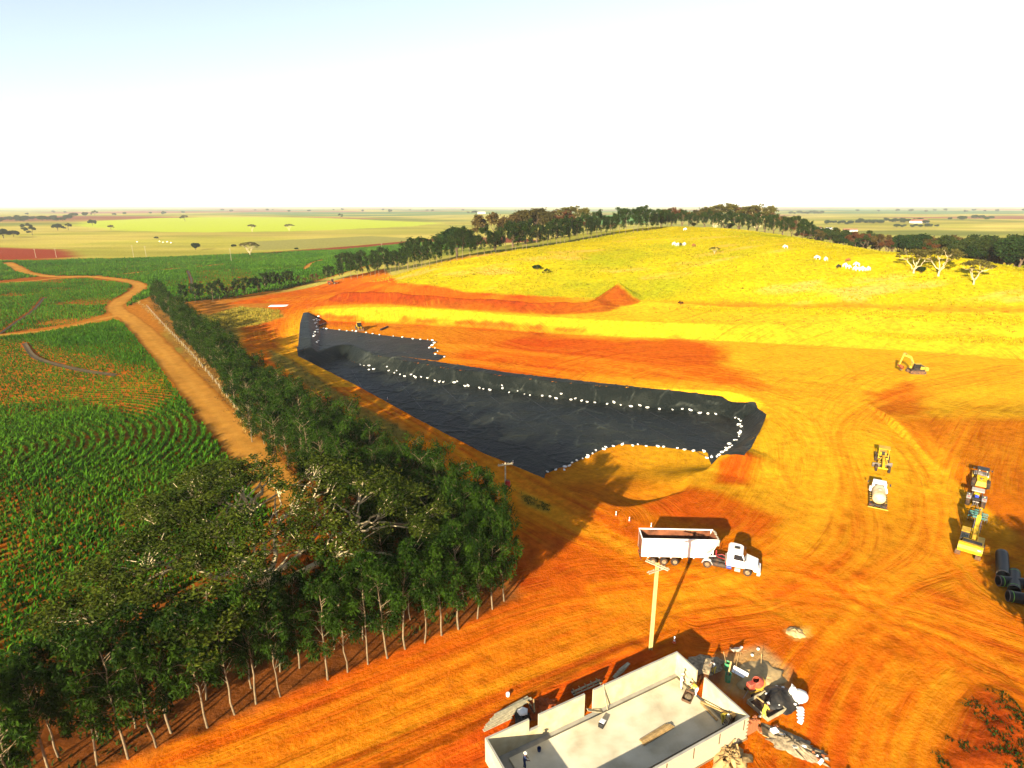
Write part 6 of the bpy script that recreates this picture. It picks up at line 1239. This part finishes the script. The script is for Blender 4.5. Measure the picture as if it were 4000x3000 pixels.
tx, ty = at_z(1092,1139); tp_ = pole(tx,ty,10.6,'slim pole with a red transformer at the planting corner',[(10.3,R(20),2.2,True)],False,0,'old_wood',.15); m = MB(); m.lathe([(.02,6.9),(.34,6.9),(.38,7.0),(.38,7.7),(.34,7.8),(.02,7.85)],14,'Z',(.35,-.25,0)); t_ = m.obj('transformer','transformer_red',tp_,True,40); m = MB()
for k in range(3): m.lathe([(.03,7.8),(.06,7.86),(.04,7.95),(.06,8.02),(.02,8.12)],8,'Z',(.35+.18*(k-1),-.25,0))
m.obj('bushing','black_plastic',t_,True)
for (u,v,h) in [(289,556,11),(316,554,9.5),(500,565,11),(122,556,8),(78,557,8),(1916,541,9),(825,545,9)]:
    x,y,z = G(u,v); pole(x,y,h,'thin lone power pole far out beyond the cane or ridge',[(h-.4,0,1.8,False)],False,0,'old_wood',.16,'far power poles')
# ------------------------------------------------------------------ cones, sandbags, rolls, pipes, fence
def cone(x, y, label, group='traffic cones along the basin rim'):
    t = thing('traffic_cone', label, 'cone', (x,y,gz(x,y)), random.uniform(0,3), group); t.scale = (.8,.8,.8); part(t,'base','cone_orange',((0,0,.03),(.42,.42,.05),None,.01)); MB().lathe([(.17,.05),(.135,.30)],12).obj('sleeve','cone_orange',t,True); MB().lathe([(.135,.30),(.10,.50)],12).obj('white_band','cone_white',t,True); MB().lathe([(.10,.50),(.075,.62)],12).obj('sleeve','cone_orange',t,True); MB().lathe([(.075,.62),(.04,.82),(.09,.84),(.09,.98),(.01,1.0)],12).obj('white_top','cone_white',t,True)
cone(17.8,54.37,'traffic cone standing by the building shadow near the twin pole',None)
for k,(u,v) in enumerate([(2406,2018),(2458,2040),(2543,2064),(1514,1562),(2004,1812)]): x,y,z = G(u*.553,v*.553); cone(x,y,'orange and white traffic cone on the rim of the lined basin')
bagm = []
for k in range(4): random.seed(50+k); b = MB(); b.ell((0,0,.20),(.52,.34,.24),10,6,.25); b.ell((.45,.05,.30),(.16,.14,.16),7,5,.3); bagm.append(b.mesh('sandbag','white_bag',True))
nbag = 0
def bags(pts, step, label, group, zl=True, s0=1.0, jit=.35):
    global nbag
    c = np.array([q[:2] for q in pts], float); sg = np.concatenate([[0], np.cumsum(np.hypot(*np.diff(c,axis=0).T))]); s = random.random()*step
    while s < sg[-1]:
        i = min(np.searchsorted(sg,s,'right')-1,len(c)-2); p = c[i]+(c[i+1]-c[i])*((s-sg[i])/(sg[i+1]-sg[i])); p = p+RNG.normal(0,jit,2); o = link('sandbag',bagm[nbag%4]); z = gz(*p); o.location = (p[0],p[1],z+.06); o.rotation_euler = (random.uniform(-.2,.2),random.uniform(-.2,.2),random.uniform(0,6.3)); o.scale = (random.uniform(.5,.95)*s0,)*3; tag(o,label,'sandbag',group); nbag += 1; s += step*random.uniform(.45,1.6)
bags(Z([(770,787),(790,795),(960,828),(1130,852),(1300,872),(1450,886),(1565,896)],ZP),2.0,'white sandbag along the foot of the long black slope','sandbags below the long slope',s0=1.05,jit=.45)
bags(Z([(1590,905),(1600,925),(1597,945),(1575,968),(1545,990)],ZP),1.3,'white sandbag on the curved end of the basin','sandbags on the curved end')
bags(LINE_B,1.7,'white sandbag holding the cut edge of the basin sheet','sandbags on the cut edge')
bags(Z([(691,709),(760,716),(830,725),(890,731),(945,738),(925,750),(952,755),(933,764),(964,769),(945,779)],-1.5),4.0,'white sandbag on the edge of the bench strips','sandbags on the bench strips',s0=1.15)
bags(Z([(690,690),(682,700),(688,715),(678,730),(690,745)],-1.2),2.6,'white sandbag scattered on the end slope sheet','sandbags on the end slope',s0=1.2)
print('bags',nbag)
for (u0,v0,u1,v1,lab) in [(690,707,703,700,'black liner roll lying by the end slope of the bench'),(822,714,838,707,'black liner roll lying alone on the orange bench')]:
    a = Z([(u0,v0)],-1.5)[0]; b = Z([(u1,v1)],-1.5)[0]; o = MB().cyl((a[0],a[1],gz(*a)+.35),(b[0],b[1],gz(*b)+.35),.33,n=14).obj('liner_roll','pipe_black',None,True,40); tag(o,lab,'roll')
x,y,z = G(602,661); o = MB().box((0,0,.12),(8,4,.2),None,.1).obj('white_sheet','cone_white'); o.location=(x,y,z); o.rotation_euler=(0,0,.1); tag(o,'flat white sheet left on the ground beside the haul road','sheet')
def pipe(label, a, b, r, stripe=True):
    a = Vector(a); b = Vector(b); L_ = (b-a).length; t = thing('drain_pipe', label, 'pipe', a); t.rotation_euler = (b-a).to_track_quat('X','Z').to_euler(); m = MB(); pr = [(r*.88,0)]
    n = int(L_/.12); pr += [(r*.98,0),(r*.98,.5)] + [(r*(1.0 if k % 2 else .96), .5+k*(L_-1.0)/n) for k in range(n)] + [(r*.98,L_-.5),(r*.98,L_),(r*.88,L_),(r*.88,0)]; m.lathe(pr,24,'X'); m.obj('tube','pipe_black',t,True,40)
    if stripe:
        for xx in (.42,L_-.42): MB().lathe([(r*1.0,xx-.035),(r*1.02,xx-.03),(r*1.02,xx+.03),(r*1.0,xx+.035)],24,'X').obj('stripe','pipe_green',t,True,40)
    MB().lathe([(r*.88,.0),(r*1.02,.0),(r*1.02,.05),(r*.88,.05)],24,'X').obj('end_ring','grey_paint',t,True,40)
pipe('longest black pipe lying behind the excavator track',(62.6,65.6,.75),(66.4,70.6,.75),.72,False); pipe('ribbed black pipe with green band just below the longest pipe',(61.2,64.6,.7),(66.5,63.6,.7),.66); pipe('ribbed black pipe with green band lying across two others',(60.0,61.6,.7),(65.5,59.6,.7),.68); pipe('ribbed black pipe end poking out between the banded pipes',(61.6,62.6,.75),(64.6,66.3,.75),.66); pipe('black pipe at the yard edge by the banded pipes',(61.5,58.2,.65),(66.0,56.5,.65),.62)
fc = thing('wire_fence','old post and wire fence along the pale dirt road','fence',(0,0,0)); c = spline(Z([(318,665),(350,700),(400,752),(455,815),(510,885),(552,945)]),10); sg = np.concatenate([[0],np.cumsum(np.hypot(*np.diff(c,axis=0).T))]); s = 0; tops = []; pm = MB().cyl((0,0,-.2),(0,0,1.35),.09,.075,n=6).mesh('fence_post','old_wood')
while s < sg[-1]:
    i = min(np.searchsorted(sg,s,'right')-1,len(c)-2); p = c[i]+(c[i+1]-c[i])*((s-sg[i])/(sg[i+1]-sg[i])); o = link('post',pm,fc); o.location=(p[0],p[1],gz(*p)); o.rotation_euler=(random.uniform(-.06,.06),random.uniform(-.06,.06),0); tops.append((p[0],p[1],gz(*p))); s += random.uniform(4.2,5.5)
for hh in (.5,.85,1.2): MB().tube([(a,b,z+hh) for a,b,z in tops],.012,4).obj('wire','steel',fc)
# ------------------------------------------------------------------ far farm buildings
mat('farm_wall',(.75,.72,.66),.9,var=.1); mat('farm_roof',(.30,.11,.06),.9,var=.2); mat('farm_roof_grey',(.45,.43,.40),.8)
def house(u,v,L_,W_,h,rz,roof,label,tower=False):
    x,y,z = G(u,v); t = thing('farm_house',label,'house',(x,y,z),rz); part(t,'wall','farm_wall',((0,0,h/2),(L_,W_,h))); m = MB(); m.prism([(-W_/2-.6,h),(W_/2+.6,h),(0,h+W_*.28)],-L_/2-.5,L_/2+.5); r_ = m.obj('roof',roof,t); r_.rotation_euler=(0,0,math.pi/2); part(t,'door','dark_wood',((L_*.1,-W_/2-.03,1.05),(1.1,.06,2.1)))
    for k in (-.3,-.08,.3): part(t,'window','glass',((L_*k,-W_/2-.03,1.6),(1.2,.06,1.1)))
    if tower: part(t,'water_tower','farm_wall',((-L_*.7,0,5),(3,3,10),None,.2))
house(1766,496,16,9,3.2,.2,'farm_roof','small farmhouse with white water tower beyond the wood',True); house(1790,497,12,8,3,.1,'farm_roof_grey','small pale shed beside the farmhouse with tower'); house(1836,500,24,8,3,-.1,'farm_roof','long low shed with red roof beyond the wood'); house(1985,482,40,14,5,.1,'farm_roof','red roofed farmstead among the far windbreak trees'); house(1040,462,40,18,7,.2,'farm_roof_grey','white far barn alone on the plain')
# ------------------------------------------------------------------ people and cattle
def skin_mesh(name, verts, edges, rad, mats, regions, sub=1, extra=None):
    me = bpy.data.meshes.new(name+'_s'); me.from_pydata(verts, edges, []); o = bpy.data.objects.new(name+'_s', me); COL.objects.link(o); o.modifiers.new('s','SKIN'); sd = o.modifiers.new('d','SUBSURF'); sd.levels = sub; sd.render_levels = sub
    for i, r in enumerate(rad): me.skin_vertices[0].data[i].radius = (r, r) if not hasattr(r,'__len__') else r
    me.skin_vertices[0].data[0].use_root = True
    dg_ = bpy.context.evaluated_depsgraph_get(); out = bpy.data.meshes.new_from_object(o.evaluated_get(dg_)); out.name = name; bpy.data.objects.remove(o); bpy.data.meshes.remove(me)
    for m in mats: out.materials.append(MAT[m])
    VV = np.array(verts); ev = [(VV[a], VV[b], regions[k]) for k, (a, b) in enumerate(edges)]
    for p in out.polygons:
        c = np.array(p.center); best = (1e9, 0)
        for a, b, g in ev:
            e = b-a; t = np.clip(((c-a)@e)/(e@e+1e-9),0,1); d = np.linalg.norm(c-a-e*t)
            if d < best[0]: best = (d, g)
        p.material_index = best[1]; p.use_smooth = True
    if extra is not None:
        bm = bmesh.new(); bm.from_mesh(out); n0 = len(bm.faces); tmp = bpy.data.meshes.new('t'); tmp.from_pydata(extra.v,[],extra.f); bm.from_mesh(tmp); bm.faces.ensure_lookup_table()
        for f in bm.faces[n0:]: f.material_index = 0; f.smooth = True
        bm.to_mesh(out); bm.free(); bpy.data.meshes.remove(tmp)
    return out
def person(x, y, z, rz, label, shirt, pants, hat='hat', pose='stand', seed=0):
    """faces +x; pelvis first"""
    lean = {'stand':.08,'bend':.95,'stoop':.55}[pose]; cl, sn = math.cos(lean), math.sin(lean)
    def up(h, f=0, s=0): return (sn*h + cl*f - (.18*sn if pose != 'stand' else 0), s, .93 + cl*h - sn*f)
    hp = up(0); V = [hp, up(.22), up(.44), up(.56), up(.66,.02), up(.80,.03), up(.50,0,.19), up(.50,0,-.19)]
    reach = .30 if pose == 'stand' else .22
    eL = (V[6][0]+.06+ (.05 if pose=='stand' else .12), .25, V[6][2]-.27); eR = (V[7][0]+.12, -.25, V[7][2]-.25); hL = (eL[0]+reach*.6, .20, eL[2]-.20); hR = (eR[0]+reach*.75, -.18, eR[2]-.12)
    kx = .10 if pose != 'stand' else .03
    V += [eL, hL, eR, hR, (hp[0],.10,.88), (hp[0]+kx,.12,.50), (-.02,.13,.09), (.16,.14,.05), (hp[0],-.10,.88), (hp[0]+kx+.05,-.12,.50), (.06,-.13,.09), (.24,-.14,.05)]
    E = [(0,1),(1,2),(2,3),(3,4),(4,5),(2,6),(6,8),(8,9),(2,7),(7,10),(10,11),(0,12),(12,13),(13,14),(14,15),(0,16),(16,17),(17,18),(18,19)]
    Rd = [.15,.145,.16,.07,.085,.09,.085,.085,.055,.042,.055,.042,.105,.075,.055,.045,.105,.075,.055,.045]; reg = [1,1,1,0,0,1,1,0,1,1,0,2,2,2,3,2,2,2,3]
    ex = MB()
    for hnd, sy in ((hL,1),(hR,-1)):
        for k in range(4): ex.tube([(hnd[0],hnd[1]+.03*(k-1.5),hnd[2]),(hnd[0]+.06+.01*(k in (1,2)),hnd[1]+.033*(k-1.5),hnd[2]-.04),(hnd[0]+.075,hnd[1]+.033*(k-1.5),hnd[2]-.085)],[.012,.011,.008],5)
        ex.tube([(hnd[0],hnd[1]-sy*.03,hnd[2]+.01),(hnd[0]+.03,hnd[1]-sy*.07,hnd[2]-.02),(hnd[0]+.06,hnd[1]-sy*.06,hnd[2]-.04)],[.014,.012,.009],5)
    hx_ = Vector(up(.75,.03)); fw_ = Vector((cl,0,-sn)); uu = Vector((sn,0,cl))
    nose = hx_+fw_*.10; ex.ell(tuple(nose),(.018,.014,.022),6,4)
    for s in (-1,1): ex.ell(tuple(hx_+Vector((0,s*.092,0))),(.016,.012,.03),6,4)
    me = skin_mesh('person',V,E,Rd,['skin',shirt,pants,'boot'],reg,1,ex)
    t = link('person',me); t.location=(x,y,z); t.rotation_euler=(0,0,rz); tag(t,label,'person')
    h = MB(); q = Vector((0,0,1)).rotation_difference(uu).to_matrix().to_4x4(); h.M = Matrix.Translation(tuple(Vector(up(.83,.03)))) @ q; h.lathe([(.175,-.015),(.18,.0),(.115,.02),(.11,.07),(.06,.12),(.005,.13)] if hat != 'hair' else [(.10,-.06),(.112,0),(.10,.05),(.05,.085),(.005,.09)],14); h.obj('hat' if hat != 'hair' else 'hair','hat' if hat != 'hair' else 'hair',t,True)
    if shirt == 'cloth_stripe':
        sb_ = MB()
        for k in range(4): c0 = Vector(up(.10+.10*k)); sb_.M = Matrix.Translation(tuple(c0)) @ q; sb_.lathe([(.162,-.02),(.168,0),(.162,.02)],12)
        sb_.obj('shirt_stripe','cloth_blue',t,True)
    return t
person(20.66,49.89,gz(20.66,49.89),R(200),'man in striped shirt and yellow trousers by the wet mortar','cloth_stripe','cloth_yellow','hair','stoop')
p = BW(20.45,2.05,.24); person(p.x,p.y,p.z,R(-20),'man in pale clothes standing on the slab inside the corner','cloth_white','cloth_white','hat','stand')
p = BW(21.2,3.3,.1); person(p.x,p.y,p.z,R(160),'man in yellow bending in the gap of the short wall','cloth_yellow','cloth_white','hair','bend')
p = BW(20.9,7.0,.24); person(p.x,p.y,p.z,R(-60),'man in yellow stooping beside the timber post in the corner','cloth_yellow','cloth_yellow','hat','bend')
person(23.55,44.35,gz(23.55,44.35),R(25),'man in yellow with white hat stooping over the mixing box','cloth_yellow','cloth_yellow','hat','stoop')
p = BW(2.5,2.4,.24); person(p.x,p.y,p.z,R(10),'man in dark blue working at the shaded end of the slab','cloth_blue','cloth_blue','hat','stand')
mat('hide_white',(.80,.76,.66),.9,var=.08); mat('hide_black',(.02,.018,.016),.8); mat('hide_brown',(.26,.09,.03),.9)
cv = [(-.55,0,1.15),(-.15,0,1.12),(.35,0,1.14),(.62,0,1.18),(.95,0,1.05),(1.15,0,.72),(1.32,0,.50),(-.72,0,1.1),(-.82,0,.65),(.55,.17,.80),(.56,.18,.42),(.56,.18,.05),(.50,-.17,.80),(.44,-.18,.42),(.44,-.18,.05),(-.58,.18,.85),(-.72,.19,.48),(-.66,.19,.05),(-.55,-.18,.85),(-.64,-.19,.48),(-.54,-.19,.05)]
ce = [(0,1),(1,2),(2,3),(3,4),(4,5),(5,6),(0,7),(7,8),(2,9),(9,10),(10,11),(2,12),(12,13),(13,14),(0,15),(15,16),(16,17),(0,18),(18,19),(19,20)]
cr = [.30,.34,.33,.27,.17,.14,.09,.05,.03,.13,.075,.06,.13,.075,.06,.15,.08,.06,.15,.08,.06]
ex = MB()
for s in (-1,1): ex.ell((1.10,s*.17,.86),(.04,.11,.05),6,4); ex.tube([(1.08,s*.08,.90),(1.05,s*.16,1.02),(1.06,s*.18,1.12)],[.03,.022,.01],5)
ex.ell((.45,0,1.50),(.22,.12,.14),8,5)
cow0 = skin_mesh('cow',cv,ce,cr,['hide_white'],[0]*len(ce),1,ex); cowm = {'white':cow0}
for nm in ('black','brown'): c2 = cow0.copy(); c2.materials[0] = MAT['hide_'+nm]; cowm[nm] = c2
for (u,v,kc,lab) in [(1479,498,'white','white cow alone near the top of the pasture'),(1455,530,'white',0),(1463,532,'white',0),(1471,532,'black','black cow among the white cattle below the hilltop'),(1477,531,'white',0),(1499,534,'brown','brown cow beside the small hilltop group'),(1697,537,'white','white cow alone in the middle of the pasture'),(1766,561,'white',1),(1784,564,'white',1),(1830,566,'brown','dark patched cow above the main herd'),(1812,580,'black','black cow at the edge of the main herd'),(1824,577,'white',2),(1831,581,'white',2),(1851,576,'white',2),(1846,584,'white',2),(1853,586,'white',2),(1860,585,'white',2),(1866,586,'white',2),(1876,585,'white',2),(296,524,'white',3),(345,523,'white',3),(352,525,'white',3),(361,524,'white',3),(369,526,'white',3)]:
    x,y,z = G(u,v); o = link('cow',cowm[kc]); o.location=(x,y,gz(x,y)); o.rotation_euler=(0,0,random.choice([0,math.pi])+random.uniform(-.6,.6)); s_=random.uniform(1.05,1.25); o.scale=(s_,)*3
    gl = {0:('white cow in the small hilltop group','small hilltop cattle group'),1:('white cow walking between the hilltop and the main herd','cattle above the main herd'),2:('white cow in the main herd on the slope','main herd on the slope'),3:('tiny white cow far out in the valley grazing','far valley cattle')}
    tag(o, lab if isinstance(lab,str) else gl[lab][0], 'cow', None if isinstance(lab,str) else gl[lab][1])
print('details', round(time.time() - T0, 1))
# ------------------------------------------------------------------ air
mh = bpy.data.materials.new('air'); mh.use_nodes = True; mh.node_tree.nodes.clear()
_o = mh.node_tree.nodes.new('ShaderNodeOutputMaterial'); _p = mh.node_tree.nodes.new('ShaderNodeVolumePrincipled')
_p.inputs['Color'].default_value = (.90, .95, 1.0, 1); _p.inputs['Density'].default_value = HAZE; _p.inputs['Anisotropy'].default_value = 0.0
mh.node_tree.links.new(_p.outputs[0], _o.inputs['Volume']); MAT['air'] = mh
zlo = float(HG.min()) - 1.5; hb = MB().box((0, 11000, (zlo + 70)/2), (31000, 27000, 70 - zlo))
haze = hb.obj('haze', 'air'); tag(haze, 'pale blue haze over the distant fields', kind='stuff')
print('done', round(time.time() - T0, 1), 'objects', len(bpy.data.objects))
